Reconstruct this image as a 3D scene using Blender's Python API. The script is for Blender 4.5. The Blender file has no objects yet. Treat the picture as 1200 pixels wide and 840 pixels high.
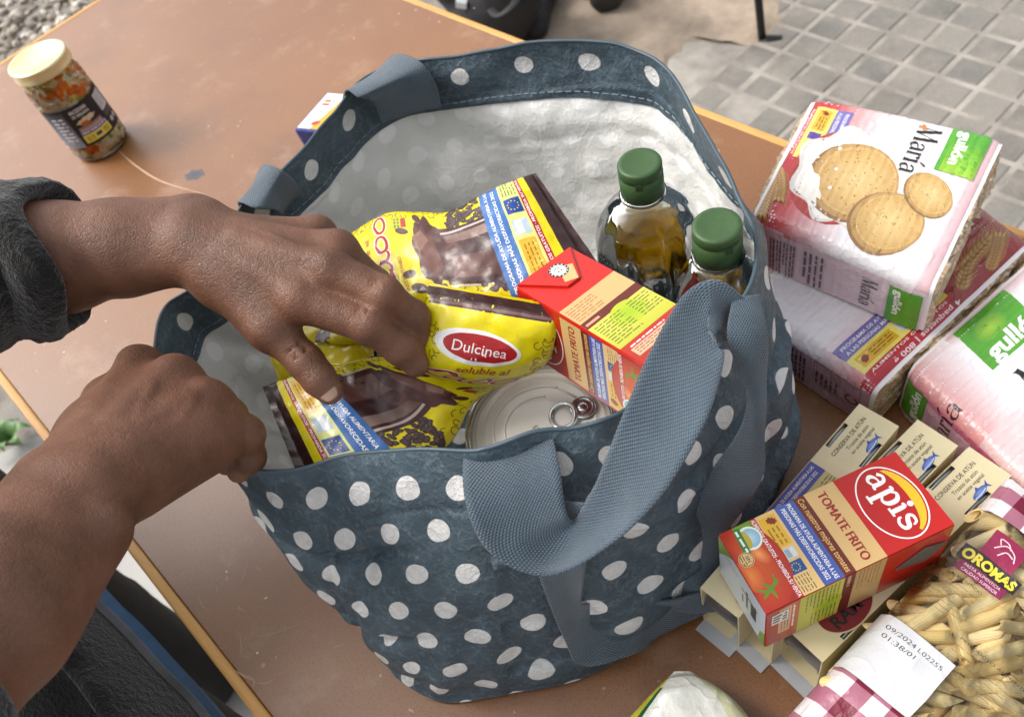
import bpy, bmesh, math, random
import numpy as np
from mathutils import Vector, Matrix
random.seed(7)
RNG = np.random.default_rng(11)
SC = bpy.context.scene
COL = SC.collection
rad = math.radians

# ------------------------------------------------------------------ camera
CAM_ROT = np.array([[0.699587913732077, 0.47071993157655834, -0.5375867343755426],
                    [0.6810484411165014, -0.6669152314150875, 0.3023195246082247],
                    [-0.21621695542390496, -0.5776216929125153, -0.7871489109845076]])
FOCAL_PX, CAM_H = 990.6, 0.68
cam_data = bpy.data.cameras.new('camera')
cam = bpy.data.objects.new('camera', cam_data)
COL.objects.link(cam)
cam.matrix_world = Matrix(((CAM_ROT[0, 0], -CAM_ROT[0, 1], -CAM_ROT[0, 2], 0),
                           (CAM_ROT[1, 0], -CAM_ROT[1, 1], -CAM_ROT[1, 2], 0),
                           (CAM_ROT[2, 0], -CAM_ROT[2, 1], -CAM_ROT[2, 2], CAM_H), (0, 0, 0, 1)))
cam_data.sensor_fit = 'HORIZONTAL'
cam_data.sensor_width = 36
cam_data.lens = FOCAL_PX / 1200 * 36
cam_data.clip_start, cam_data.clip_end = 0.01, 300
cam_data.dof.use_dof = True
cam_data.dof.focus_distance = 0.56
cam_data.dof.aperture_fstop = 10
SC.camera = cam
# ------------------------------------------------------------------ light
SUN_EL, SUN_AZ = rad(48), rad(214)        # azimuth measured from +X towards +Y
world = bpy.data.worlds.new('World')
SC.world = world
world.use_nodes = True
wn, wl = world.node_tree.nodes, world.node_tree.links
bg = wn['Background']
sky = wn.new('ShaderNodeTexSky')
sky.sky_type = 'NISHITA'
sky.sun_disc = False
sky.sun_elevation = SUN_EL
sky.sun_rotation = math.pi / 2 - SUN_AZ
sky.air_density, sky.dust_density, sky.ozone_density = 1.0, 4.0, 1.0
hsv = wn.new('ShaderNodeHueSaturation')
hsv.inputs['Saturation'].default_value = 0.18      # overcast: the cloud layer greys the sky
wl.new(sky.outputs[0], hsv.inputs['Color'])
wl.new(hsv.outputs[0], bg.inputs['Color'])
bg.inputs['Strength'].default_value = 0.15
sun_d = bpy.data.lights.new('sun', 'SUN')
sun_d.energy = 1.1
sun_d.angle = rad(22)
sun_d.color = (1.0, 0.93, 0.85)
sun = bpy.data.objects.new('sun', sun_d)
COL.objects.link(sun)
sd = Vector((math.cos(SUN_EL) * math.cos(SUN_AZ), math.cos(SUN_EL) * math.sin(SUN_AZ), math.sin(SUN_EL)))
sun.rotation_euler = sd.to_track_quat('Z', 'Y').to_euler()
vs = SC.view_settings
vs.view_transform, vs.look, vs.exposure, vs.gamma = 'Standard', 'None', 0.90, 1.0
SC.cycles.use_denoising = True
SC.cycles.max_bounces = 12
SC.cycles.transparent_max_bounces = 24
SC.cycles.caustics_reflective = SC.cycles.caustics_refractive = False

# ------------------------------------------------------------------ helpers
def at(px, py, z=0.0):
    """the point at height z above the table top that the photograph shows at pixel (px, py)"""
    d = CAM_ROT @ np.array([px - 600.0, py - 420.0, FOCAL_PX])
    return np.array([0, 0, CAM_H]) + (z - CAM_H) / d[2] * d

def S(h):
    h = h.lstrip('#')
    c = np.array([int(h[i:i + 2], 16) for i in (0, 2, 4)]) / 255
    return tuple(np.where(c <= .04045, c / 12.92, ((c + .055) / 1.055) ** 2.4))

def link_mesh(name, me, mat=None, parent=None, smooth=False):
    o = bpy.data.objects.new(name, me)
    COL.objects.link(o)
    if parent is not None:
        o.parent = parent
    for m in (mat if isinstance(mat, (list, tuple)) else [mat]):
        if m is not None:
            me.materials.append(m)
    if smooth:
        me.shade_smooth()
    return o

def mesh_obj(name, V, F, mat=None, parent=None, smooth=False, uv=None, mats=None):
    me = bpy.data.meshes.new(name)
    me.from_pydata([tuple(map(float, v)) for v in V], [], [tuple(int(i) for i in f) for f in F])
    if uv is not None:
        lay = me.uv_layers.new(name='UVMap')
        idx = np.empty(len(me.loops), np.int32)
        me.loops.foreach_get('vertex_index', idx)
        lay.data.foreach_set('uv', np.asarray(uv, np.float32)[idx].ravel())
    me.update()
    o = link_mesh(name, me, mat, parent, smooth)
    if mats is not None:
        me.polygons.foreach_set('material_index', np.asarray(mats, np.int32))
    return o

def tag(o, label, cat, group=None, kind=None):
    o['label'] = label
    o['category'] = cat
    if group:
        o['group'] = group
    if kind:
        o['kind'] = kind
    return o

def thing(name, label, cat, loc=(0, 0, 0), group=None):
    o = bpy.data.objects.new(name, None)
    COL.objects.link(o)
    o.empty_display_size = .02
    return tag(o, label, cat, group)

def structure(o, label=None):
    o['kind'] = 'structure'
    if label:
        o['label'] = label
    return o

def grid_faces(nu, nv, wrap_u=False, off=0):
    """faces of an (nu x nv) vertex grid stored row by row (v outer)"""
    F = []
    for j in range(nv - 1):
        for i in range(nu if wrap_u else nu - 1):
            k = (i + 1) % nu
            F.append((off + j * nu + i, off + j * nu + k, off + (j + 1) * nu + k, off + (j + 1) * nu + i))
    return F

def catmull(P, n, closed=False):
    """P (m, d) -> n points along a centripetal-free Catmull-Rom spline with equal parameter steps"""
    P = np.asarray(P, float)
    m = len(P)
    t = np.linspace(0, m if closed else m - 1, n, endpoint=not closed)
    i = np.minimum(np.floor(t).astype(int), m - 1 if closed else m - 2)
    f = (t - i)[:, None]
    g = (lambda k: P[k % m]) if closed else (lambda k: np.where((k < 0)[:, None], 2 * P[0] - P[1],
        np.where((k > m - 1)[:, None], 2 * P[-1] - P[-2], P[np.clip(k, 0, m - 1)])))
    a, b, c, d = g(i - 1), g(i), g(i + 1), g(i + 2)
    return .5 * (2 * b + (c - a) * f + (2 * a - 5 * b + 4 * c - d) * f ** 2 + (3 * b - a - 3 * c + d) * f ** 3)

_NT = RNG.random((32, 32, 32))
def vnoise(p, s=1.0, seed=0):
    """smooth value noise in [-1, 1] at points p (n, 3)"""
    q = np.asarray(p, float) * s + seed * 7.31
    i = np.floor(q).astype(int)
    f = q - i
    f = f * f * (3 - 2 * f)
    r = 0
    for a in (0, 1):
        for b in (0, 1):
            for c in (0, 1):
                w = (f[..., 0] if a else 1 - f[..., 0]) * (f[..., 1] if b else 1 - f[..., 1]) * (f[..., 2] if c else 1 - f[..., 2])
                r = r + w * _NT[(i[..., 0] + a) % 32, (i[..., 1] + b) % 32, (i[..., 2] + c) % 32]
    return 2 * r - 1

def unit(v):
    v = np.asarray(v, float)
    return v / (np.linalg.norm(v, axis=-1, keepdims=True) + 1e-12)

# ------------------------------------------------------------------ materials
def mat_new(name):
    m = bpy.data.materials.new(name)
    m.use_nodes = True
    nt = m.node_tree
    return m, nt.nodes, nt.links, nt.nodes['Principled BSDF']

def coords(n, l, kind='Object', scale=(1, 1, 1), rot=(0, 0, 0)):
    tc = n.new('ShaderNodeTexCoord')
    mp = n.new('ShaderNodeMapping')
    mp.inputs['Scale'].default_value = scale
    mp.inputs['Rotation'].default_value = rot
    l.new(tc.outputs[kind], mp.inputs[0])
    return mp.outputs[0]

def noise(n, l, vec, scale, detail=3, rough=.55):
    t = n.new('ShaderNodeTexNoise')
    t.inputs['Scale'].default_value = scale
    t.inputs['Detail'].default_value = detail
    t.inputs['Roughness'].default_value = rough
    if vec is not None:
        l.new(vec, t.inputs['Vector'])
    return t.outputs['Fac']

def ramp(n, l, fac, stops):
    r = n.new('ShaderNodeValToRGB')
    e = r.color_ramp.elements
    while len(e) < len(stops):
        e.new(.5)
    for el, (p, c) in zip(e, stops):
        el.position = p
        el.color = (*c, 1) if len(c) == 3 else c
    l.new(fac, r.inputs[0])
    return r.outputs[0]

def mixc(n, l, fac, a, b, mode='MIX'):
    m = n.new('ShaderNodeMix')
    m.data_type = 'RGBA'
    m.blend_type = mode
    for sock, v in ((0, fac), (6, a), (7, b)):
        if hasattr(v, 'links'):
            l.new(v, m.inputs[sock])
        else:
            m.inputs[sock].default_value = v if sock == 0 else (*v, 1)
    return m.outputs[2]

def math_(n, l, op, a, b=None, c=None):
    m = n.new('ShaderNodeMath')
    m.operation = op
    for i, v in enumerate((a, b, c)):
        if v is None:
            continue
        if hasattr(v, 'links'):
            l.new(v, m.inputs[i])
        else:
            m.inputs[i].default_value = v
    return m.outputs[0]

def bump(n, l, bsdf, height, strength=.3, dist=.001):
    b = n.new('ShaderNodeBump')
    b.inputs['Strength'].default_value = strength
    b.inputs['Distance'].default_value = dist
    l.new(height, b.inputs['Height'])
    l.new(b.outputs[0], bsdf.inputs['Normal'])
    return b

def creases(n, l, vec, scale, sharp=8, detail=2):
    """thin raised lines, as in crumpled plastic"""
    f = noise(n, l, vec, scale, detail, .5)
    a = math_(n, l, 'ABSOLUTE', math_(n, l, 'SUBTRACT', math_(n, l, 'MULTIPLY', f, 2.0), 1.0))
    return math_(n, l, 'POWER', math_(n, l, 'SUBTRACT', 1.0, a), sharp)

def simple(name, col, rough=.5, metal=0.0, var=.12, nscale=60, bstr=.15, bscale=400, bdist=.0004, spec=.5, coat=0):
    """one colour, broken by a little noise, with fine relief"""
    m, n, l, b = mat_new(name)
    v = coords(n, l)
    f = noise(n, l, v, nscale, 4)
    lo, hi = tuple(max(0, c * (1 - var)) for c in col), tuple(min(1, c * (1 + var)) for c in col)
    l.new(ramp(n, l, f, [(.3, lo), (.7, hi)]), b.inputs['Base Color'])
    b.inputs['Roughness'].default_value = rough
    b.inputs['Metallic'].default_value = metal
    b.inputs['Specular IOR Level'].default_value = spec
    b.inputs['Coat Weight'].default_value = coat
    if bstr:
        bump(n, l, b, noise(n, l, v, bscale, 2), bstr, bdist)
    return m

def ink(name, rough=.35, crumple=0, cscale=60, coat=0, spec=.5, fibre=0):
    """printed surface: colour from the print itself, gloss and crumple of the carrier"""
    m, n, l, b = mat_new(name)
    a = n.new('ShaderNodeAttribute')
    a.attribute_name = 'Col'
    v = coords(n, l)
    f = noise(n, l, v, 900, 2)
    l.new(mixc(n, l, 1.0, a.outputs['Color'], ramp(n, l, f, [(.2, (.93, .93, .93)), (.8, (1, 1, 1))]), 'MULTIPLY'), b.inputs['Base Color'])
    b.inputs['Roughness'].default_value = rough
    b.inputs['Coat Weight'].default_value = coat
    b.inputs['Coat Roughness'].default_value = .12
    b.inputs['Specular IOR Level'].default_value = spec
    if crumple:
        nz = math_(n, l, 'ADD', noise(n, l, v, cscale, 4, .6), math_(n, l, 'MULTIPLY', creases(n, l, v, cscale * .55, 10), .35))
        bump(n, l, b, nz, crumple, .004)
    elif fibre:
        bump(n, l, b, noise(n, l, v, 1500, 2), fibre, .0003)
    return m

def film(name, tint=(1, 1, 1), rough=.06, ior=1.45, bscale=45, bstr=.5, haze=.0):
    """thin clear plastic: mostly see-through, mirror-like at grazing angles"""
    m, n, l, b = mat_new(name)
    n.remove(b)
    out = n['Material Output']
    tr = n.new('ShaderNodeBsdfTransparent')
    tr.inputs[0].default_value = (*tint, 1)
    gl = n.new('ShaderNodeBsdfGlossy')
    gl.inputs['Roughness'].default_value = rough
    fr = n.new('ShaderNodeFresnel')
    fr.inputs['IOR'].default_value = ior
    mx = n.new('ShaderNodeMixShader')
    v = coords(n, l)
    if bstr:
        bp = n.new('ShaderNodeBump')
        bp.inputs['Strength'].default_value = bstr
        bp.inputs['Distance'].default_value = .006
        l.new(noise(n, l, v, bscale, 3, .6), bp.inputs['Height'])
        l.new(bp.outputs[0], gl.inputs['Normal'])
        l.new(bp.outputs[0], fr.inputs['Normal'])
    fac = fr.outputs[0]
    if haze:
        fac = math_(n, l, 'ADD', fac, haze)
    l.new(fac, mx.inputs[0])
    l.new(tr.outputs[0], mx.inputs[1])
    l.new(gl.outputs[0], mx.inputs[2])
    l.new(mx.outputs[0], out.inputs[0])
    return m

# ------------------------------------------------------------------ printed art on surfaces
_GLYPH = {}
def glyphs(s, bold=0.0):
    key = (s, bold)
    if key not in _GLYPH:
        c = bpy.data.curves.new('t', 'FONT')
        c.body = s
        c.size = 1
        c.resolution_u = 3
        c.offset = bold
        c.fill_mode = 'FRONT'
        o = bpy.data.objects.new('t', c)
        me = bpy.data.meshes.new_from_object(o)
        me.calc_loop_triangles()
        V = np.array([v.co[:2] for v in me.vertices], float).reshape(-1, 2)
        T = np.array([t.vertices[:] for t in me.loop_triangles], int).reshape(-1, 3)
        bpy.data.objects.remove(o)
        bpy.data.curves.remove(c)
        bpy.data.meshes.remove(me)
        _GLYPH[key] = V[T] if len(T) else np.zeros((0, 3, 2))
    return _GLYPH[key]

class Art:
    """flat print laid on a surface. u to the right, v up (metres on the surface); fmap(u, v, off) -> points"""
    def __init__(self, fmap, maxlen=.02, clip=None):
        self.f, self.maxlen, self.items, self.k, self.clip = fmap, maxlen, [], 0, clip
    def add(self, tri, col, layer=None):
        tri = np.asarray(tri, float).reshape(-1, 3, 2)
        if layer is None:
            self.k += 1
            layer = self.k
        col = np.asarray(col, float)
        if col.ndim == 1:
            col = np.broadcast_to(col, (len(tri), 3, 3))
        self.items.append((tri, col.copy(), layer))
    def poly(self, pts, col, layer=None):
        pts = np.asarray(pts, float)
        c = pts.mean(0)
        self.add([(c, pts[i], pts[(i + 1) % len(pts)]) for i in range(len(pts))], col, layer)
    def rect(self, u0, v0, u1, v1, col, c2=None, vertical=True, layer=None, rot=0):
        """c2: second colour of a gradient (bottom to top, or left to right)"""
        P = np.array([(u0, v0), (u1, v0), (u1, v1), (u0, v1)], float)
        if rot:
            c = P.mean(0)
            a = rad(rot)
            P = (P - c) @ np.array([[math.cos(a), math.sin(a)], [-math.sin(a), math.cos(a)]]) + c
        tri = [(P[0], P[1], P[2]), (P[0], P[2], P[3])]
        if c2 is None:
            self.add(tri, col, layer)
        else:
            q = [col, col, c2, c2] if vertical else [col, c2, c2, col]
            self.add(tri, [(q[0], q[1], q[2]), (q[0], q[2], q[3])], layer)
    def ellipse(self, cu, cv, ru, rv, col, col2=None, rot=0, n=28, a0=0, a1=360, wob=0, seed=0, layer=None):
        t = np.radians(np.linspace(a0, a1, n + 1))
        r = 1 + wob * np.sin(t * 5 + seed) * np.cos(t * 3 + seed * 2)
        x, y = ru * np.cos(t) * r, rv * np.sin(t) * r
        a = rad(rot)
        P = np.c_[cu + x * math.cos(a) - y * math.sin(a), cv + x * math.sin(a) + y * math.cos(a)]
        tri = [((cu, cv), P[i], P[i + 1]) for i in range(n)]
        if col2 is None:
            self.add(tri, col, layer)
        else:
            self.add(tri, [(col2, col, col)] * n, layer)
    def ring(self, cu, cv, ru, rv, w, col, rot=0, n=40, a0=0, a1=360, layer=None):
        t = np.radians(np.linspace(a0, a1, n + 1))
        a = rad(rot)
        R_ = np.array([[math.cos(a), math.sin(a)], [-math.sin(a), math.cos(a)]])
        A = np.c_[(ru - w) * np.cos(t), (rv - w) * np.sin(t)] @ R_ + (cu, cv)
        B = np.c_[ru * np.cos(t), rv * np.sin(t)] @ R_ + (cu, cv)
        tri = []
        for i in range(n):
            tri += [(A[i], B[i], B[i + 1]), (A[i], B[i + 1], A[i + 1])]
        self.add(tri, col, layer)
    def stroke(self, pts, w, col, layer=None, n=None):
        """brush stroke through pts; w one width or one per point"""
        pts = np.asarray(pts, float)
        w = np.broadcast_to(np.asarray(w, float), (len(pts),))
        if n:
            q = catmull(np.c_[pts, w], n)
            pts, w = q[:, :2], q[:, 2]
        d = np.gradient(pts, axis=0)
        nn = np.c_[-d[:, 1], d[:, 0]]
        nn /= np.linalg.norm(nn, axis=1, keepdims=True) + 1e-12
        A, B = pts + nn * w[:, None] / 2, pts - nn * w[:, None] / 2
        tri = []
        for i in range(len(pts) - 1):
            tri += [(A[i], B[i], B[i + 1]), (A[i], B[i + 1], A[i + 1])]
        self.add(tri, col, layer)
    def text(self, s, u, v, h, col, width=None, rot=0, bold=0.0, shear=0, align='C', layer=None):
        """h: capital height; (u, v) the middle of the line (align C) or its left end (L)"""
        T = glyphs(s, bold).copy()
        if not len(T):
            return
        T[..., 0] += T[..., 1] * shear
        x0, x1 = T[..., 0].min(), T[..., 0].max()
        sc = h / .70
        sx = sc if width is None else width / (x1 - x0)
        T[..., 0] = (T[..., 0] - (x0 + x1) / 2 if align == 'C' else T[..., 0] - x0) * sx
        T[..., 1] = (T[..., 1] - .35) * sc
        a = rad(rot)
        X = T[..., 0] * math.cos(a) - T[..., 1] * math.sin(a) + u
        Y = T[..., 0] * math.sin(a) + T[..., 1] * math.cos(a) + v
        self.add(np.stack([X, Y], -1), col, layer)
    def greek(self, u0, v0, u1, v1, rows, col, seed=0, fill=.55, rot=0):
        """body text too small to read: words as short dark bars"""
        r = random.Random(seed)
        P = []
        hgt = (v1 - v0) / rows
        for j in range(rows):
            y = v1 - (j + .5) * hgt
            x = u0
            end = u1 - (r.random() * .35 * (u1 - u0) if j % 4 == 3 else 0)
            while x < end:
                w = min(r.uniform(.8, 3.0) * hgt, end - x)
                P.append((x, y - hgt * fill / 2, x + w, y + hgt * fill / 2))
                x += w + hgt * .45
        tri = []
        for a, b, c, d in P:
            tri += [((a, b), (c, b), (c, d)), ((a, b), (c, d), (a, d))]
        if tri:
            self.add(tri, col)
    def build(self, name, mat, parent, base=.0002, step=.000003):
        g = self.maxlen
        Vs, Ns, Cs = [], [], []
        cache = {}
        def node(i, j):
            """surface point and normal at the nodes (i, j) of the common grid"""
            key = (i + 100000) * 1000003 + (j + 100000)
            uq, first, inv = np.unique(key, return_index=True, return_inverse=True)
            u, v = i[first] * g, j[first] * g
            z = np.zeros(len(u))
            e = min(2e-4, g * .05)
            p = self.f(u, v, z)
            n_ = unit(np.cross(self.f(u + e, v, z) - self.f(u - e, v, z), self.f(u, v + e, z) - self.f(u, v - e, z)))
            return p[inv.ravel()], n_[inv.ravel()]
        for tri, col, layer in self.items:
            if self.clip:
                u0, v0, u1, v1 = self.clip
                c = tri.mean(1)
                ok = (tri[..., 0].max(1) > u0) & (tri[..., 0].min(1) < u1) & (tri[..., 1].max(1) > v0) & (tri[..., 1].min(1) < v1)
                tri, col = np.clip(tri[ok], (u0, v0), (u1, v1)), col[ok]
            ar = np.abs(np.cross(tri[:, 1] - tri[:, 0], tri[:, 2] - tri[:, 0]))
            tri, col = tri[ar > 1e-13], col[ar > 1e-13]
            if not len(tri):
                continue
            # cut along the lines u = k g, v = k g and the diagonals, so every layer follows the same facets
            for fn in (lambda t: t[..., 0] / g, lambda t: t[..., 1] / g, lambda t: (t[..., 0] + t[..., 1]) / g):
                for _ in range(12):
                    s = fn(tri)
                    lo, hi = np.floor(s.min(1) + 1e-6), np.ceil(s.max(1) - 1e-6)
                    cut = hi - lo > 1.5
                    if not cut.any():
                        break
                    L = np.floor((lo + hi) / 2)[cut]
                    t, c, sc = tri[cut], col[cut], s[cut]
                    od = np.argsort(sc, 1)
                    rw = np.arange(len(t))[:, None]
                    t, c, sc = t[rw, od], c[rw, od], sc[rw, od]
                    def on(i, j):
                        w = ((L - sc[:, i]) / (sc[:, j] - sc[:, i] + 1e-15))[:, None]
                        w = np.clip(w, 0, 1)
                        return t[:, i] * (1 - w) + t[:, j] * w, c[:, i] * (1 - w) + c[:, j] * w
                    up = sc[:, 1] >= L
                    A02, C02 = on(0, 2)
                    A01, C01 = on(0, 1)
                    A12, C12 = on(1, 2)
                    T1 = np.where(up[:, None, None], np.stack([t[:, 0], A01, A02], 1), np.stack([t[:, 2], A12, A02], 1))
                    K1 = np.where(up[:, None, None], np.stack([c[:, 0], C01, C02], 1), np.stack([c[:, 2], C12, C02], 1))
                    T2 = np.where(up[:, None, None], np.stack([A01, t[:, 1], t[:, 2]], 1), np.stack([t[:, 0], t[:, 1], A12], 1))
                    K2 = np.where(up[:, None, None], np.stack([C01, c[:, 1], c[:, 2]], 1), np.stack([c[:, 0], c[:, 1], C12], 1))
                    T3 = np.where(up[:, None, None], np.stack([A01, t[:, 2], A02], 1), np.stack([t[:, 0], A12, A02], 1))
                    K3 = np.where(up[:, None, None], np.stack([C01, c[:, 2], C02], 1), np.stack([c[:, 0], C12, C02], 1))
                    tri = np.concatenate([tri[~cut], T1, T2, T3])
                    col = np.concatenate([col[~cut], K1, K2, K3])
                    ar = np.abs(np.cross(tri[:, 1] - tri[:, 0], tri[:, 2] - tri[:, 0]))
                    ok = ar > 1e-13
                    tri, col = tri[ok], col[ok]
            c = tri.mean(1) / g
            i, j = np.floor(c[:, 0]).astype(int), np.floor(c[:, 1]).astype(int)
            upper = (c[:, 0] - i) + (c[:, 1] - j) > 1
            i0, j0 = np.where(upper, i + 1, i), np.where(upper, j + 1, j)
            sg = np.where(upper, -1, 1)
            p0, n0 = node(i0, j0)
            p1, n1 = node(i0 + sg, j0)
            p2, n2 = node(i0, j0 + sg)
            w1 = ((tri[..., 0] / g - i0[:, None]) * sg[:, None])[..., None]
            w2 = ((tri[..., 1] / g - j0[:, None]) * sg[:, None])[..., None]
            w0 = 1 - w1 - w2
            P = p0[:, None] * w0 + p1[:, None] * w1 + p2[:, None] * w2
            N_ = unit(n0[:, None] * w0 + n1[:, None] * w1 + n2[:, None] * w2)
            P = P + N_ * (base + step * layer)
            Vs.append(P.reshape(-1, 3))
            Ns.append(N_.reshape(-1, 3))
            Cs.append(col.reshape(-1, 3))
        V, N, C_ = np.concatenate(Vs), np.concatenate(Ns), np.concatenate(Cs)
        nt = len(V) // 3
        # weld equal corners (same place, normal layer and colour) to keep the mesh light
        key = np.round(np.c_[V * 1e6, C_ * 400]).astype(np.int64)
        _, first, inv = np.unique(key, axis=0, return_index=True, return_inverse=True)
        inv = inv.ravel()
        T = inv.reshape(nt, 3)
        V, N, C_ = V[first], N[first], C_[first]
        good = (T[:, 0] != T[:, 1]) & (T[:, 1] != T[:, 2]) & (T[:, 0] != T[:, 2])
        T = T[good]
        gn = np.cross(V[T[:, 1]] - V[T[:, 0]], V[T[:, 2]] - V[T[:, 0]])
        flip = (gn * N[T[:, 0]]).sum(1) < 0
        T[flip] = T[flip][:, ::-1]
        me = bpy.data.meshes.new(name)
        me.vertices.add(len(V))
        me.vertices.foreach_set('co', V.astype(np.float32).ravel())
        me.loops.add(len(T) * 3)
        me.loops.foreach_set('vertex_index', T.astype(np.int32).ravel())
        me.polygons.add(len(T))
        me.polygons.foreach_set('loop_start', np.arange(0, len(T) * 3, 3, dtype=np.int32))
        me.update(calc_edges=True)
        at_ = me.color_attributes.new('Col', 'FLOAT_COLOR', 'POINT')
        at_.data.foreach_set('color', np.c_[C_, np.ones(len(C_))].astype(np.float32).ravel())
        me.shade_smooth()
        me.normals_split_custom_set_from_vertices([tuple(x) for x in N])
        return link_mesh(name, me, mat, parent)

def plane_map(o, x, y):
    """o: the point of (0, 0); x, y: unit directions"""
    o, x, y = (np.asarray(a, float) for a in (o, x, y))
    n = unit(np.cross(x, y))
    return lambda u, v, off: o + np.multiply.outer(u, x) + np.multiply.outer(v, y) + np.multiply.outer(off, n)

# ------------------------------------------------------------------ solid builders
def lathe(profile, seg=48, axis_pt=(0, 0, 0), cap=False, shape=None):
    """profile [(r, z)], returns V, F; shape(theta, r, z) -> r for ribs"""
    V, nprof = [], len(profile)
    for r, z in profile:
        for i in range(seg):
            t = 2 * math.pi * i / seg
            rr = shape(t, r, z) if shape else r
            V.append((axis_pt[0] + rr * math.cos(t), axis_pt[1] + rr * math.sin(t), axis_pt[2] + z))
    F = grid_faces(seg, nprof, True)
    if cap:
        F.append(tuple(range(seg))[::-1])
        F.append(tuple((nprof - 1) * seg + i for i in range(seg)))
    return V, F

def tube(pts, r, seg=10, closed=False, flat=1.0, up=(0, 0, 1)):
    """sweep a circle (radius r, or one per point) along pts"""
    pts = np.asarray(pts, float)
    r = np.broadcast_to(np.asarray(r, float), (len(pts),))
    d = unit(np.roll(pts, -1, 0) - np.roll(pts, 1, 0)) if closed else unit(np.gradient(pts, axis=0))
    V = []
    for p, t, rr in zip(pts, d, r):
        u = np.array(up, float)
        if abs(t @ u) > .98:
            u = np.array([1.0, 0, 0])
        a = unit(np.cross(t, u))
        b = np.cross(a, t)
        for i in range(seg):
            th = 2 * math.pi * i / seg
            V.append(p + rr * (a * math.cos(th) + b * flat * math.sin(th)))
    F = grid_faces(seg, len(pts), True)
    if closed:
        n = len(pts)
        F += [((n - 1) * seg + i, (n - 1) * seg + (i + 1) % seg, (i + 1) % seg, i) for i in range(seg)]
    else:
        F.append(tuple(range(seg))[::-1])
        F.append(tuple((len(pts) - 1) * seg + i for i in range(seg)))
    return V, F

def join(*parts):
    V, F = [], []
    for v, f in parts:
        o = len(V)
        V += [tuple(x) for x in v]
        F += [tuple(i + o for i in g) for g in f]
    return V, F

def box_vf(c, s, M=None):
    c, s = np.asarray(c, float), np.asarray(s, float) / 2
    V = []
    for x in (-1, 1):
        for y in (-1, 1):
            for z in (-1, 1):
                p = np.array([x, y, z]) * s
                V.append(c + (M @ p if M is not None else p))
    F = [(0, 1, 3, 2), (4, 6, 7, 5), (0, 4, 5, 1), (2, 3, 7, 6), (0, 2, 6, 4), (1, 5, 7, 3)]
    return V, F

def bevel_obj(o, w=.001, seg=2):
    m = o.modifiers.new('bevel', 'BEVEL')
    m.width = w
    m.segments = seg
    m.limit_method = 'ANGLE'
    m.angle_limit = rad(35)
    return o

def eul(yaw, pit, rol):
    c, s = math.cos, math.sin
    Rz = np.array([[c(yaw), -s(yaw), 0], [s(yaw), c(yaw), 0], [0, 0, 1]])
    Ry = np.array([[c(pit), 0, s(pit)], [0, 1, 0], [-s(pit), 0, c(pit)]])
    Rx = np.array([[1, 0, 0], [0, c(rol), -s(rol)], [0, s(rol), c(rol)]])
    return Rz @ Ry @ Rx

def surface_nets(D, org, h):
    """closed surface of D < 0 on a regular grid"""
    ins = D < 0
    nx, ny, nz = D.shape
    cnt = np.zeros((nx - 1, ny - 1, nz - 1))
    acc = np.zeros((nx - 1, ny - 1, nz - 1, 3))
    corners = [(a, b, c) for a in (0, 1) for b in (0, 1) for c in (0, 1)]
    sl = lambda o: tuple(slice(o[i], D.shape[i] - 1 + o[i]) for i in range(3))
    for p in corners:
        for ax in range(3):
            if p[ax]:
                continue
            q = list(p)
            q[ax] = 1
            A, B = D[sl(p)], D[sl(q)]
            x = (A < 0) != (B < 0)
            t = np.where(x, A / np.where(np.abs(A - B) < 1e-12, 1e-12, A - B), 0)
            cnt += x
            for k in range(3):
                acc[..., k] += np.where(x, p[k] + (t if k == ax else 0), 0)
    act = cnt > 0
    idx = -np.ones(act.shape, int)
    idx[act] = np.arange(act.sum())
    cell = np.argwhere(act)
    V = (cell + acc[act] / cnt[act][:, None]) * h + org
    F = []
    for ax in range(3):
        b_, c_ = (ax + 1) % 3, (ax + 2) % 3
        A = np.take(ins, range(D.shape[ax] - 1), ax)
        B = np.take(ins, range(1, D.shape[ax]), ax)
        E = np.argwhere(A != B)
        E = E[(E[:, b_] > 0) & (E[:, c_] > 0) & (E[:, b_] < D.shape[b_] - 1) & (E[:, c_] < D.shape[c_] - 1)]
        s = A[tuple(E.T)]
        def g(db, dc):
            e = E.copy()
            e[:, b_] -= db
            e[:, c_] -= dc
            return idx[tuple(e.T)]
        Q = np.stack([g(1, 1), g(0, 1), g(0, 0), g(1, 0)], 1)
        Q[~s] = Q[~s][:, ::-1]
        F.append(Q)
    return V, np.concatenate(F)

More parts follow.
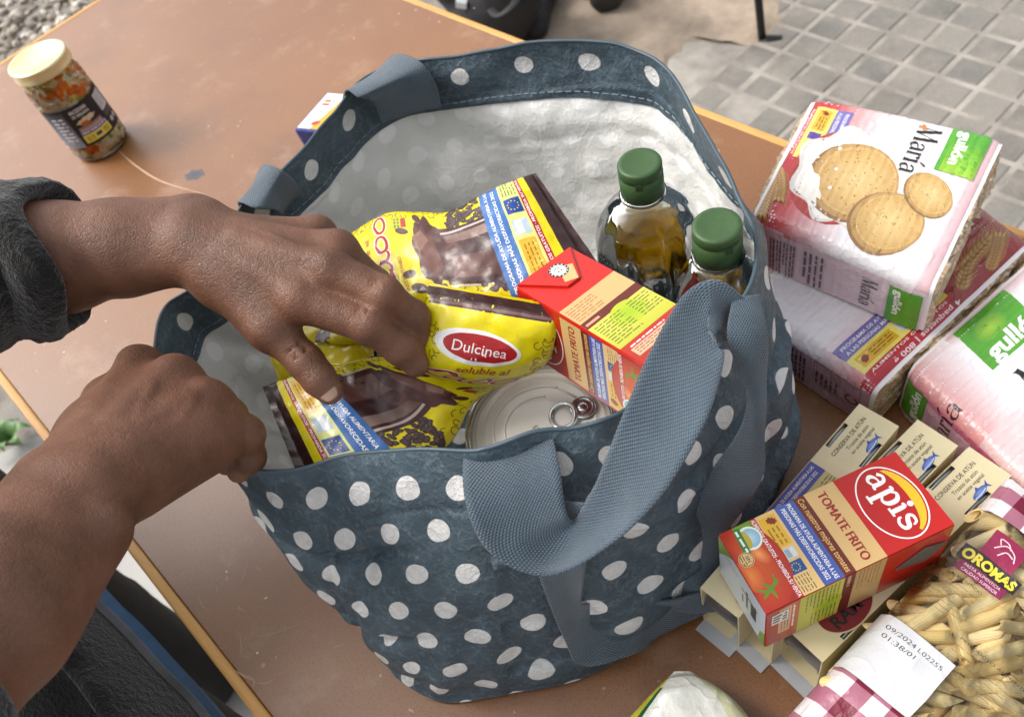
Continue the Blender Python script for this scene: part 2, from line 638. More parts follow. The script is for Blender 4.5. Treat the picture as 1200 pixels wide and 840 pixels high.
def sdf_body(prims, h, k=.008):
    """prims: (a, b, ra, rb[, k]) tapered capsules blended smoothly; a negative k carves. returns V, F"""
    P = np.array([p[0] for p in prims] + [p[1] for p in prims])
    R_ = np.array([p[2] for p in prims] + [p[3] for p in prims])
    lo, hi = (P - R_[:, None]).min(0) - 4 * h, (P + R_[:, None]).max(0) + 4 * h
    N = np.ceil((hi - lo) / h).astype(int) + 1
    D = np.full(N, .06, np.float32)
    for p in prims:
        a, b, ra, rb = np.asarray(p[0], float), np.asarray(p[1], float), p[2], p[3]
        kk = p[4] if len(p) > 4 else k
        m = max(ra, rb) + abs(kk) * 1.5 + .012
        i0 = np.maximum(np.floor((np.minimum(a, b) - m - lo) / h).astype(int), 0)
        i1 = np.minimum(np.ceil((np.maximum(a, b) + m - lo) / h).astype(int) + 1, N)
        ax = [lo[d] + h * np.arange(i0[d], i1[d]) for d in range(3)]
        X = np.stack(np.meshgrid(*ax, indexing='ij'), -1)
        ab = b - a
        L2 = ab @ ab + 1e-12
        t = np.clip(((X - a) @ ab) / L2, 0, 1)
        d = np.sqrt((((X - a) - t[..., None] * ab) ** 2).sum(-1)) - (ra + (rb - ra) * t)
        s_ = tuple(slice(i0[q], i1[q]) for q in range(3))
        o = D[s_]
        if kk >= 0:
            hh = np.clip(.5 + .5 * (o - d) / kk, 0, 1)
            D[s_] = o + (d - o) * hh - kk * hh * (1 - hh)
        else:
            kk = -kk
            hh = np.clip(.5 - .5 * (o + d) / kk, 0, 1)
            D[s_] = o + (-d - o) * hh + kk * hh * (1 - hh)
    return surface_nets(D, lo, h)
# ------------------------------------------------------------------ ground, paving, gravel
GZ = -0.75
m, n, l, b = mat_new('worn_concrete')
v = coords(n, l)
c1 = ramp(n, l, noise(n, l, v, 2.3, 6, .65), [(.3, S('#77736d')), (.55, S('#918a82')), (.75, S('#a09689'))])
c2 = mixc(n, l, ramp(n, l, noise(n, l, v, 9, 5, .7), [(.5, (0, 0, 0)), (.72, (1, 1, 1))]), c1, S('#6f6557'))
l.new(mixc(n, l, 1.0, c2, ramp(n, l, noise(n, l, v, 160, 2), [(.2, (.72, .72, .72)), (.7, (1, 1, 1))]), 'MULTIPLY'), b.inputs['Base Color'])
b.inputs['Roughness'].default_value = .9
bump(n, l, b, noise(n, l, v, 60, 5, .65), .6, .006)
M_CONC = m
gs = 60
structure(mesh_obj('ground', [(-gs, -gs, GZ), (gs, -gs, GZ), (gs, gs, GZ), (-gs, gs, GZ)], [(0, 1, 2, 3)], M_CONC))

m, n, l, b = mat_new('paving_tile')
v = coords(n, l)
oi = n.new('ShaderNodeObjectInfo')
base = ramp(n, l, oi.outputs['Random'], [(0, S('#72706b')), (.5, S('#7e7b75')), (1, S('#8b877f'))])
gp = n.new('ShaderNodeNewGeometry')
st = mixc(n, l, ramp(n, l, noise(n, l, gp.outputs['Position'], 11, 6, .7), [(.42, (0, 0, 0)), (.7, (.85, .85, .85))]), base, S('#948c82'))
st = mixc(n, l, ramp(n, l, noise(n, l, gp.outputs['Position'], 4, 5, .65), [(.5, (0, 0, 0)), (.72, (.6, .6, .6))]), st, S('#4f4a44'))
l.new(mixc(n, l, 1.0, st, ramp(n, l, noise(n, l, v, 220, 2), [(.2, (.75, .75, .75)), (.7, (1, 1, 1))]), 'MULTIPLY'), b.inputs['Base Color'])
b.inputs['Roughness'].default_value = .85
bump(n, l, b, noise(n, l, v, 120, 4, .6), .4, .003)
M_TILE = m
M_MORTAR = simple('mortar', S('#928c84'), .95, var=.32, nscale=14, bstr=.5, bscale=120, bdist=.003)
M_MORTAR_BROWN = simple('old_mortar', S('#978878'), .95, var=.3, nscale=9, bstr=.7, bscale=40, bdist=.006)
TS, TROT = .0935, -.030
g0 = at(1017, 68, GZ)
ex, ey = np.array([math.cos(TROT), math.sin(TROT), 0]), np.array([-math.sin(TROT), math.cos(TROT), 0])
# bed of pale mortar under the tiles
i0, i1, j0, j1 = -7, 13, -6, 12
bed = [g0 + ex * TS * (i - .5) + ey * TS * (j - .5) for i, j in ((i0, j0), (i1, j0), (i1, j1), (i0, j1))]
pav = structure(mesh_obj('pavement', [(p[0], p[1], GZ + .0125) for p in bed], [(0, 1, 2, 3)], M_MORTAR))
a_, h_ = TS * .5 - .006, .0105
tv = [(-a_, -a_, 0), (a_, -a_, 0), (a_, a_, 0), (-a_, a_, 0)]
s_ = a_ - .004
tv += [(x / a_ * a_, y / a_ * a_, h_ - .003) for x, y, z in tv[:4]] + [(x / a_ * s_, y / a_ * s_, h_) for x, y, z in tv[:4]]
tf = [(i, (i + 1) % 4, 4 + (i + 1) % 4, 4 + i) for i in range(4)] + [(4 + i, 4 + (i + 1) % 4, 8 + (i + 1) % 4, 8 + i) for i in range(4)] + [(8, 9, 10, 11)]
tile0 = None
cam_inv = CAM_ROT.T
for i in range(i0, i1):
    for j in range(j0, j1):
        p = g0 + ex * TS * (i + .5 - 0) + ey * TS * (j + .5)
        q = cam_inv @ (p - np.array([0, 0, CAM_H]))
        px, py = q[0] / q[2] * FOCAL_PX + 600, q[1] / q[2] * FOCAL_PX + 420
        if not (-30 < px < 1260 and -40 < py < 330) or (px < 872 and py < 70) or px < 775:
            continue
        if tile0 is None:
            tile0 = mesh_obj('tile', tv, tf, M_TILE, pav)
            o = tile0
        else:
            o = tile0.copy()
            COL.objects.link(o)
        dz = -.0055 if px < 900 else 0
        o.location = (p[0], p[1], GZ + .005 + random.uniform(-.0012, .0008) + dz * random.uniform(.4, .9))
        o.rotation_euler = (random.uniform(-.006, .006), random.uniform(-.006, .006), TROT + random.uniform(-.012, .012))
# lumpy old mortar spread over the paving near the table
pts = [at(x, y, GZ) for x, y in ((600, -60), (880, -60), (935, -5), (925, 40), (890, 62), (845, 48), (800, 66), (760, 118), (690, 170), (560, 120), (540, 20))]
ring = catmull(np.array(pts)[:, :2], 66, True)
ctr = ring.mean(0)
V, nr = [], 22
for k in range(nr):
    f = 1 - k / (nr - 1)
    for p in ring:
        q = ctr + (p - ctr) * f
        e = min(1, (1 - f) / .22)
        hgt = .0165 * e ** .7 + .007 * float(vnoise(np.array([[q[0], q[1], 0]]), 7)[0]) * e + .004 * float(vnoise(np.array([[q[0], q[1], 3]]), 25)[0]) * e
        V.append((q[0] + .01 * math.sin(q[1] * 90), q[1], GZ + .003 + max(hgt, -.002)))
structure(mesh_obj('mortar_patch', V, grid_faces(66, nr, True), M_MORTAR_BROWN, smooth=True))
# gravel beyond the end of the table
M_GRAVEL = simple('gravel', S('#8f867c'), .9, var=.5, nscale=35, bstr=.4, bscale=200, bdist=.002)
bmr = bmesh.new()
bmesh.ops.create_icosphere(bmr, subdivisions=1, radius=1)
iv = np.array([v_.co[:] for v_ in bmr.verts])
fv = [tuple(v_.index for v_ in f.verts) for f in bmr.faces]
bmr.free()
V, F = [], []
r_ = random.Random(3)
for q in range(4200):
    x, y = r_.uniform(-4.6, -2.5), r_.uniform(-.35, 1.5)
    s = r_.uniform(.009, .021)
    M_ = eul(r_.uniform(0, 6.3), r_.uniform(-.5, .5), r_.uniform(-.5, .5)) @ np.diag([s * r_.uniform(.8, 1.4), s, s * r_.uniform(.5, .8)])
    o = len(V)
    jit = 1 + .25 * np.array([[r_.uniform(-1, 1)] for _ in iv])
    V += list((iv * jit) @ M_.T + (x, y, GZ + s * .3))
    F += [tuple(i + o for i in f) for f in fv]
gcol = mat_new('gravel_stones')
m, n, l, b = gcol
gi = n.new('ShaderNodeNewGeometry')
l.new(ramp(n, l, gi.outputs['Random Per Island'], [(0, S('#575149')), (.35, S('#857a6d')), (.7, S('#a89d8f')), (1, S('#cfc8bd'))]), b.inputs['Base Color'])
b.inputs['Roughness'].default_value = .85
tag(mesh_obj('gravel', V, F, m), 'loose grey and tan gravel on the ground beyond the end of the table', 'gravel', kind='stuff')
# pale slabs under the near edge, a weed growing beside them
M_SLAB = simple('pale_slab', S('#a3a19d'), .8, var=.1, nscale=6, bstr=.4, bscale=90, bdist=.002)
sl = structure(mesh_obj('path', [(*at(-60, 560, GZ)[:2], GZ + .004), (*at(60, 505, GZ)[:2], GZ + .004), (*at(420, 900, GZ)[:2], GZ + .004), (*at(250, 1000, GZ)[:2], GZ + .004)], [(0, 1, 2, 3)], M_SLAB))
M_WEED = simple('weed_leaf', S('#4c6f35'), .5, var=.3, nscale=40)
wd = thing('weed', 'small green weed growing at the edge of the pale path below the table', 'weed')
wp = at(22, 522, GZ)
for k in range(7):
    a0 = k * .9 + .3
    L_ = .055 + .02 * math.sin(k * 3)
    V = []
    for i in range(7):
        t = i / 6
        c = np.array([wp[0] + math.cos(a0) * L_ * t, wp[1] + math.sin(a0) * L_ * t, GZ + .006 + .05 * math.sin(t * 2.4)])
        w = .015 * math.sin(math.pi * min(1, t * .93 + .05))
        s = np.array([-math.sin(a0), math.cos(a0), 0]) * w
        V += [c - s, c + np.array([0, 0, -.004]), c + s]
    mesh_obj('leaf', V, grid_faces(3, 7), M_WEED, wd, True)

# ------------------------------------------------------------------ table
TX0, TX1, TY0, TY1 = -1.685, .15, -.132, .668
m, n, l, b = mat_new('hardboard')
v = coords(n, l)
f1 = ramp(n, l, noise(n, l, v, 3, 5, .6), [(.3, S('#7c4d24')), (.7, S('#8d5d31'))])
sp = ramp(n, l, noise(n, l, v, 520, 2, .7), [(.36, (.62, .6, .58)), (.5, (1, 1, 1)), (.72, (1.0, 1.0, 1.0))])
c = mixc(n, l, .9, f1, sp, 'MULTIPLY')
vs_ = coords(n, l, scale=(1, 1, 1))
fl = ramp(n, l, noise(n, l, v, 95, 2, .5), [(.735, (0, 0, 0)), (.75, (1, 1, 1))])
c = mixc(n, l, math_(n, l, 'MULTIPLY', fl, .35), c, S('#d9c3ad'))
stain = ramp(n, l, noise(n, l, v, 5.5, 6, .68), [(.52, (0, 0, 0)), (.70, (1, 1, 1))])
c = mixc(n, l, math_(n, l, 'MULTIPLY', stain, .38), c, S('#5d3d28'))
dust = ramp(n, l, noise(n, l, v, 13, 6, .72), [(.55, (0, 0, 0)), (.75, (1, 1, 1))])
c = mixc(n, l, math_(n, l, 'MULTIPLY', dust, .22), c, S('#cdb49c'))
l.new(c, b.inputs['Base Color'])
l.new(ramp(n, l, noise(n, l, v, 7, 4), [(.3, (.36,) * 3), (.7, (.48,) * 3)]), b.inputs['Roughness'])
b.inputs['Specular IOR Level'].default_value = .6
b.inputs['Coat Weight'].default_value = .45
b.inputs['Coat Roughness'].default_value = .42
b.inputs['Coat IOR'].default_value = 1.6
bump(n, l, b, noise(n, l, v, 420, 3, .6), .22, .0006)
M_BOARD = m
m, n, l, b = mat_new('pine_edging')
v = coords(n, l, scale=(6, 90, 90))
l.new(ramp(n, l, noise(n, l, v, 2, 5, .6), [(.3, S('#c08a45')), (.6, S('#d3a05a')), (.8, S('#b0783a'))]), b.inputs['Base Color'])
b.inputs['Roughness'].default_value = .5
M_EDGE = m
M_STEEL = simple('grey_steel', S('#8c8f92'), .4, .8)
tb = thing('table', 'long brown hardboard table with pale wooden edging, everything laid out on it', 'table')
ew = .011
bevel_obj(mesh_obj('tabletop', *box_vf(((TX0 + TX1) / 2, (TY0 + TY1) / 2, -.0125), (TX1 - TX0 - 2 * ew, TY1 - TY0 - 2 * ew, .025)), M_BOARD, tb), .0008)
for (x0, x1, y0, y1) in ((TX0, TX1, TY0, TY0 + ew - .0006), (TX0, TX1, TY1 - ew + .0006, TY1), (TX0, TX0 + ew - .0006, TY0 + ew, TY1 - ew), (TX1 - ew + .0006, TX1, TY0 + ew, TY1 - ew)):
    bevel_obj(mesh_obj('edging', *box_vf(((x0 + x1) / 2, (y0 + y1) / 2, -.0125), (x1 - x0, y1 - y0, .0262)), M_EDGE, tb), .0025, 3)
for x in (TX0 + .15, TX1 - .15):
    for y in (TY0 + .08, TY1 - .08):
        mesh_obj('leg', *tube([(x, y, -.026), (x, y, GZ)], .014, 12), M_STEEL, tb, True)
    mesh_obj('leg_brace', *tube([(x, TY0 + .08, -.45), (x, TY1 - .08, -.45)], .009, 10), M_STEEL, tb, True)
# dark smear and scratches: wear on the board, thin raised or stained marks
M_WEAR = ink('board_wear', .6)
def mark(name, fn):
    art = Art(plane_map((0, 0, 0), (1, 0, 0), (0, 1, 0)))
    fn(art)
    art.build(name, M_WEAR, tb, base=.00015, step=.00001)
q = at(228, 205)
mark('smear', lambda art: art.ellipse(q[0], q[1], .017, .009, S('#5c5a5e'), S('#4a4a52'), rot=50, wob=.35, seed=2))
def scratch(pts, w, col):
    P = np.array([at(x, y)[:2] for x, y in pts])
    mark('scratch', lambda art: art.stroke(P, [w * .2] + [w] * (len(P) - 2) + [w * .2], col, n=24))
SCR = S('#c9a98f')
scratch([(138, 176), (160, 195), (190, 213), (240, 228)], .0022, SCR)
scratch([(283, 684), (287, 670), (292, 650)], .0014, S('#b08a70'))
scratch([(300, 745), (320, 742), (345, 733), (366, 724)], .0010, S('#a9836a'))
scratch([(275, 785), (285, 791), (297, 797)], .0016, S('#b5937c'))
scratch([(300, 800), (312, 800), (324, 794)], .0012, S('#b5937c'))
scratch([(296, 806), (298, 798), (290, 790)], .0012, S('#b5937c'))
scratch([(281, 742), (283, 758), (282, 770)], .0012, S('#a9836a'))
scratch([(752, 765), (752, 780), (751, 792)], .0012, S('#8d6a50'))
for k in range(16):
    x, y = random.uniform(150, 420), random.uniform(10, 170)
    if k > 6:
        x, y = random.uniform(200, 420), random.uniform(640, 800)
    a0, L0 = random.uniform(0, 3.1), random.uniform(8, 34)
    scratch([(x, y), (x + L0 * .5 * math.cos(a0) + random.uniform(-3, 3), y + L0 * .5 * math.sin(a0)), (x + L0 * math.cos(a0), y + L0 * math.sin(a0))], random.uniform(.0005, .0009), S('#b0906f'))
for k in range(26):
    x, y = random.choice([(random.uniform(10, 330), random.uniform(20, 160)), (random.uniform(20, 130), random.uniform(370, 430)), (random.uniform(250, 420), random.uniform(640, 820)), (random.uniform(400, 560), random.uniform(5, 50))])
    q = at(x, y)
    mark('fleck', lambda art: art.ellipse(q[0], q[1], random.uniform(.0008, .002), random.uniform(.0006, .0012), S('#d8c4b2'), rot=random.uniform(0, 90), n=8))

# ------------------------------------------------------------------ far things on the ground: metal stand leg, black canvas bags
M_BLACKMETAL = simple('black_metal', (.012, .012, .013), .4, .3)
st = thing('metal_stand', 'thin black metal leg with a flat foot standing on the grey paving', 'stand')
p0, p1 = at(893, 52, GZ), at(878, -30, GZ + .12)
dirv = unit(np.array(p1) - np.array(p0))
foot = np.array([p0[0], p0[1], GZ + .03])
top = foot + np.array([-.055, -.03, .62])
mesh_obj('leg', *tube([foot + (0, 0, -.012), foot + (-.004, 0, .02), foot * .6 + top * .4, top], .0105, 12), M_BLACKMETAL, st, True)
mesh_obj('leg', *tube([foot + (-.42, .25, 0), top + (-.3, .25, 0)], .0105, 12), M_BLACKMETAL, st, True)
mesh_obj('leg_brace', *tube([top, top + (-.3, .25, 0)], .0105, 12), M_BLACKMETAL, st, True)
fd = at(905, 55, GZ) - at(890, 56, GZ)
fd = unit(np.array([fd[0], fd[1], 0]))
mesh_obj('foot', *tube([foot + (0, 0, -.014) - fd * .01, foot + (0, 0, -.017) + fd * .02, foot + (0, 0, -.019) + fd * .05], [.011, .016, .013], 12, flat=.5), M_BLACKMETAL, st, True)

M_CANVAS = simple('black_canvas', (.010, .010, .011), .75, var=.3, nscale=25, bstr=.5, bscale=300, bdist=.001)
M_CANVAS2 = simple('grey_trim', S('#232325'), .7)
def lump(name, parent, prims, mat, h=.008, k=.03):
    V, F = sdf_body(prims, h, k)
    V = V + unit(V - V.mean(0)) * (vnoise(V, 14)[:, None] * .008 + vnoise(V, 40)[:, None] * .003)
    return mesh_obj(name, V, F, mat, parent, True)
bk = thing('backpack', 'slumped black canvas bag with straps on the ground behind the table', 'bag')
G = lambda px, py, z: at(px, py, GZ + z)
lump('body', bk, [(G(575, 18, .10), G(600, -25, .22), .12, .10), (G(560, -10, .1), G(530, -40, .25), .10, .09)], M_CANVAS)
lump('pocket', bk, [(G(628, 32, .05), G(642, -30, .05), .035, .055), (G(606, 34, .05), G(600, 10, .05), .03, .03)], M_CANVAS)
mesh_obj('strap', *tube(catmull([G(575, 12, .2), G(585, 18, .22), G(603, 4, .23), G(612, -20, .2)], 30), .012, 8, flat=.35), M_CANVAS2, bk, True)
mesh_obj('buckle', *box_vf(G(541, 4, .2), (.03, .02, .02), eul(.6, .3, .2)), simple('pale_buckle', S('#c9ccd0'), .4), bk)
b2 = thing('tool_bag', 'small dark brown bag on the old mortar, between the backpack and the metal leg', 'bag')
lump('body', b2, [(G(712, -6, .06), G(735, -60, .06), .05, .06), (G(690, -22, .05), G(700, -60, .1), .05, .06)], simple('dark_brown_canvas', S('#2e2a27'), .8, var=.3, nscale=20), .01)
mesh_obj('handle', *tube(catmull([G(700, -40, .1), G(705, -30, .24), G(725, -30, .24), G(732, -50, .1)], 24), .01, 8), M_CANVAS, b2, True)
# ------------------------------------------------------------------ the polka-dot bag
# rim and base given where the photograph shows them: (px, py, height)
RIM = [(560, 527, .240), (480, 527, .230), (400, 535, .21), (335, 553, .212), (288, 548, .216), (226, 500, .225), (180, 425, .215), (192, 362, .208),
       (238, 322, .212), (284, 240, .22), (336, 196, .226), (385, 136, .23), (440, 86, .236), (515, 68, .245), (580, 57, .25), (650, 50, .252),
       (730, 54, .252), (787, 82, .252), (830, 158, .246), (866, 228, .246), (888, 290, .243), (872, 352, .238), (800, 425, .228), (725, 488, .238), (640, 505, .242)]
BASE = [(600, 812), (522, 823), (462, 792), (430, 735), (405, 690), (392, 640), (382, 590), (376, 540), (398, 498), (415, 448), (446, 408), (490, 378), (540, 360),
        (596, 348), (650, 346), (705, 350), (760, 358), (812, 374), (855, 405), (888, 425), (916, 490), (920, 558), (876, 640), (806, 720), (695, 790)]
BULGE = [.012, .016, .02, .022, .02, .012, .004, .0, .0, .0, .004, .008, .01, .01, .01, .01, .010, .010, .010, .012, .012, .012, .012, .012, .01]
NS, NT_ = 520, 120
rimW = catmull(np.array([at(*p) for p in RIM]), NS, True)
basW = catmull(np.array([at(x, y, .004) for x, y in BASE]), NS, True)
blgW = catmull(np.array(BULGE)[:, None], NS, True)[:, 0]
cen = basW.mean(0)
outw = unit(np.cross(np.roll(rimW, -4, 0) - np.roll(rimW, 4, 0) + np.roll(basW, -4, 0) - np.roll(basW, 4, 0), (0, 0, 1.0)))
outw[:, 2] = 0
outw = unit(outw)
if ((basW - cen) * outw).sum() < 0:
    outw = -outw
T_ = np.linspace(0, 1, NT_)                       # 0 at the rim, 1 at the base
wall = np.zeros((NT_, NS, 3))
for j, t in enumerate(T_):
    q = rimW * (1 - t) + basW * t
    # cloth hangs near-vertical below the rim, rounds out to the base
    q += outw * (blgW * math.sin(math.pi * min(1, t * 1.02)) ** .8)[:, None]
    wall[j] = q
wall[:, :, 2] = np.maximum(wall[:, :, 2], .0035)
segl = np.linalg.norm(np.diff(np.concatenate([rimW, rimW[:1]]), axis=0), axis=1) * .6 + np.linalg.norm(np.diff(np.concatenate([basW, basW[:1]]), axis=0), axis=1) * .4
UU = np.concatenate([[0], np.cumsum(segl)])
hgt = np.linalg.norm(rimW - basW, axis=1) * 1.03
VV = T_[:, None] * hgt[None, :]
# folds and fine crumple of the woven plastic
nrm = np.cross(np.roll(wall, -1, 1) - np.roll(wall, 1, 1), np.gradient(wall, axis=0))
nrm = unit(nrm)
if ((nrm * outw[None]).sum()) < 0:
    nrm = -nrm
fl = wall.reshape(-1, 3)
us = np.broadcast_to(UU[:-1], (NT_, NS)).ravel()
vv = VV.ravel()
d = .0056 * vnoise(fl, 17) + .0022 * vnoise(fl, 42, 1) + .0006 * vnoise(fl, 110, 2)
ridge = lambda x, w: np.exp(-(x / w) ** 2)
per = UU[-1]
wob = .006 * vnoise(np.c_[us * 9, us * 0, us * 0], 1.0)
for v0, amp, w in ((.045, -.0016, .0025), (.078, -.0075, .006), (.092, .006, .005), (.165, -.008, .006), (.182, .007, .006), (.225, -.006, .005)):
    msk = np.clip(.5 + 1.6 * vnoise(np.c_[us * 7, us * 0 + v0 * 90, us * 0], 1.0), 0, 1)
    msk = msk * np.where((us < UU[NS * 5 // 25]) | (us > UU[NS * 20 // 25]), 1, .15)
    d += amp * ridge(vv - v0 - wob, w) * (msk if abs(v0 - .045) > .001 else 1)
for u0 in np.linspace(0, per, 24):
    a = RNG.uniform(-.0055, .0055)
    sl_ = RNG.uniform(-.5, .5)
    x = (us - u0 - sl_ * vv + per / 2) % per - per / 2
    d += a * ridge(x, RNG.uniform(.004, .012)) * np.clip(vv / .06, .25, 1)
edge = np.minimum(1, .25 + np.minimum(T_, 1 - T_) / .08)
d = d.reshape(NT_, NS) * edge[:, None]
wall = wall + nrm * d[..., None]
wall[:, :, 2] = np.maximum(wall[:, :, 2], .003)
# rim wavers a little
wall[:6, :, 2] += .0022 * vnoise(np.c_[us[:NS] * 30, us[:NS] * 0, us[:NS] * 0], 1.0)[None, :] * np.linspace(1, .1, 6)[:, None]

def dots(n, l, hem=False):
    """round white dots in staggered rows over the cloth's own UV (metres)"""
    tc = n.new('ShaderNodeUVMap')
    tc.uv_map = 'UVMap'
    sp = n.new('ShaderNodeSeparateXYZ')
    # hand-printed wobble
    nz = n.new('ShaderNodeTexNoise')
    nz.inputs['Scale'].default_value = 48
    l.new(tc.outputs[0], nz.inputs['Vector'])
    sub = n.new('ShaderNodeVectorMath')
    sub.operation = 'MULTIPLY_ADD'
    sub.inputs[1].default_value = (.0042, .0042, 0)
    l.new(nz.outputs['Color'], sub.inputs[0])
    l.new(tc.outputs[0], sub.inputs[2])
    l.new(sub.outputs[0], sp.inputs[0])
    PX, PY = per / round(per / .0385), .069
    ds = []
    if hem:
        PX, PY = per / round(per / .0575), .2
    for ox, oy in (((0, .40),) if hem else ((0, 0), (.5, .5))):
        x = math_(n, l, 'SUBTRACT', math_(n, l, 'FRACT', math_(n, l, 'ADD', math_(n, l, 'DIVIDE', sp.outputs[0], PX), ox)), .5)
        y = math_(n, l, 'SUBTRACT', math_(n, l, 'FRACT', math_(n, l, 'ADD', math_(n, l, 'DIVIDE', sp.outputs[1], PY), oy + (.28 - .29 if hem else .11) + (.0 if not hem else 0))), .5)
        x, y = math_(n, l, 'MULTIPLY', x, PX), math_(n, l, 'MULTIPLY', y, PY)
        ds.append(math_(n, l, 'SQRT', math_(n, l, 'ADD', math_(n, l, 'POWER', x, 2), math_(n, l, 'POWER', y, 2))))
    dm = math_(n, l, 'MINIMUM', ds[0], ds[-1])
    mr = n.new('ShaderNodeMapRange')
    mr.inputs['From Min'].default_value, mr.inputs['From Max'].default_value = .0090, .0085
    l.new(dm, mr.inputs['Value'])
    return mr.outputs[0], tc.outputs[0]

def cloth(name, inside, hem=False):
    m, n, l, b = mat_new(name)
    fac, uv = dots(n, l, hem)
    v = coords(n, l)
    big = noise(n, l, v, 28, 5, .65)
    weave = n.new('ShaderNodeTexChecker')
    weave.inputs['Scale'].default_value = 620
    l.new(uv, weave.inputs['Vector'])
    if inside:
        col = mixc(n, l, fac, S('#e6e6e2'), S('#f6f6f4'))
        trc = mixc(n, l, fac, S('#b9b8a8'), S('#f4f2e6'))
    else:
        ink_ = ramp(n, l, big, [(.25, S('#43535d')), (.55, S('#4c5d68')), (.8, S('#566771'))])
        rub = ramp(n, l, noise(n, l, v, 190, 4, .7), [(.56, (0, 0, 0)), (.76, (.5, .5, .5))])     # worn ink on the fold crests
        ink_ = mixc(n, l, rub, ink_, S('#8796a0'))
        ink_ = mixc(n, l, math_(n, l, 'MULTIPLY', creases(n, l, v, 62, 40, 3), .22), ink_, S('#a5b2ba'))
        wht = ramp(n, l, noise(n, l, v, 150, 3), [(.3, S('#dededc')), (.7, S('#eeedeb'))])
        col = mixc(n, l, fac, ink_, wht)
        trc = mixc(n, l, .5, S('#8a897a'), S('#a5a392'))
    l.new(col, b.inputs['Base Color'])
    b.inputs['Roughness'].default_value = .5 if inside else .42
    b.inputs['Specular IOR Level'].default_value = .35
    h = math_(n, l, 'ADD', math_(n, l, 'MULTIPLY', noise(n, l, v, 105, 7, .72), 1.0), math_(n, l, 'ADD', math_(n, l, 'MULTIPLY', weave.outputs['Fac'], .05), math_(n, l, 'ADD', math_(n, l, 'MULTIPLY', creases(n, l, v, 46, 12), .32), math_(n, l, 'MULTIPLY', creases(n, l, v, 115, 9), .22))))
    bp = bump(n, l, b, h, .35 if inside else .55, .003 if inside else .004)
    tl = n.new('ShaderNodeBsdfTranslucent')
    l.new(trc, tl.inputs['Color'])
    l.new(bp.outputs[0], tl.inputs['Normal'])
    mx = n.new('ShaderNodeMixShader')
    mx.inputs[0].default_value = .0 if inside else .15
    l.new(b.outputs[0], mx.inputs[1])
    l.new(tl.outputs[0], mx.inputs[2])
    l.new(mx.outputs[0], n['Material Output'].inputs[0])
    return m
M_SHELL, M_LINING, M_HEM = cloth('dotted_shell', False), cloth('white_lining', True), cloth('dotted_hem', False, True)
bag = thing('shopping_bag', 'open dark grey-blue shopping bag with white polka dots, full of groceries', 'bag')

def sheet(name, off, j0, j1, mat):
    P = wall[j0:j1] + nrm[j0:j1] * off
    P = np.concatenate([P, P[:, :1]], 1)
    uv = np.stack([np.broadcast_to(UU, (j1 - j0, NS + 1)), np.concatenate([VV, VV[:, :1]], 1)[j0:j1]], -1)
    F = grid_faces(NS + 1, j1 - j0)
    return mesh_obj(name, P.reshape(-1, 3), F, mat, bag, True, uv=uv.reshape(-1, 2))
sheet('outer_shell', 0, 0, NT_, M_SHELL)
JH = 25
sheet('lining', -.0011, JH - 2, NT_, M_LINING)
sheet('hem', -.0022, 0, JH, M_HEM)
# rim roll joining shell and hem
mesh_obj('rim_fold', *tube((wall[0] - nrm[0] * .0011), .0016, 8, closed=True), simple('rim_fold', S('#3d4e58'), .45), bag, True)
# seam stitching round the hem
M_THREAD = simple('thread', S('#8496a1'), .7)
V, F = [], []
jj = JH - 4
line = wall[jj] - nrm[jj] * .0028
for k in range(0, NS - 3, 3):
    v_, f_ = tube([line[k], line[k + 2]], .00045, 4)
    o = len(V)
    V += v_
    F += [tuple(i + o for i in g) for g in f_]
mesh_obj('stitching', V, F, M_THREAD, bag)['kind'] = 'stuff'
# bottom panel
bp_ = wall[NT_ - 1]
V = [tuple(p) for p in bp_] + [tuple(bp_.mean(0))]
mesh_obj('bottom_panel', V, [(i, (i + 1) % NS, NS) for i in range(NS)], M_SHELL, bag, uv=[(p[0], p[1]) for p in V])

# webbing handles: two edges of each strap through points of the photograph
m, n, l, b = mat_new('webbing')
tc = n.new('ShaderNodeUVMap')
tc.uv_map = 'UVMap'
sp = n.new('ShaderNodeSeparateXYZ')
l.new(tc.outputs[0], sp.inputs[0])
PI2 = 2 * math.pi
def wv(sock, period, ph=0.0):
    return math_(n, l, 'SINE', math_(n, l, 'ADD', math_(n, l, 'MULTIPLY', sock, PI2 / period), ph))
diag = math_(n, l, 'MULTIPLY', wv(sp.outputs[0], .0021), wv(sp.outputs[1], .0030))
rib = wv(sp.outputs[1], .0015)
hh_ = math_(n, l, 'ADD', diag, math_(n, l, 'MULTIPLY', rib, .4))
v = coords(n, l)
cb = ramp(n, l, noise(n, l, v, 30, 3), [(.3, S('#465866')), (.7, S('#556877'))])
cf = ramp(n, l, hh_, [(-.0, (.62, .62, .62)), (.7, (1.08, 1.08, 1.08))])
l.new(mixc(n, l, 1.0, cb, cf, 'MULTIPLY'), b.inputs['Base Color'])
b.inputs['Roughness'].default_value = .62
b.inputs['Sheen Weight'].default_value = .25
bump(n, l, b, hh_, .7, .0006)
M_WEB = m
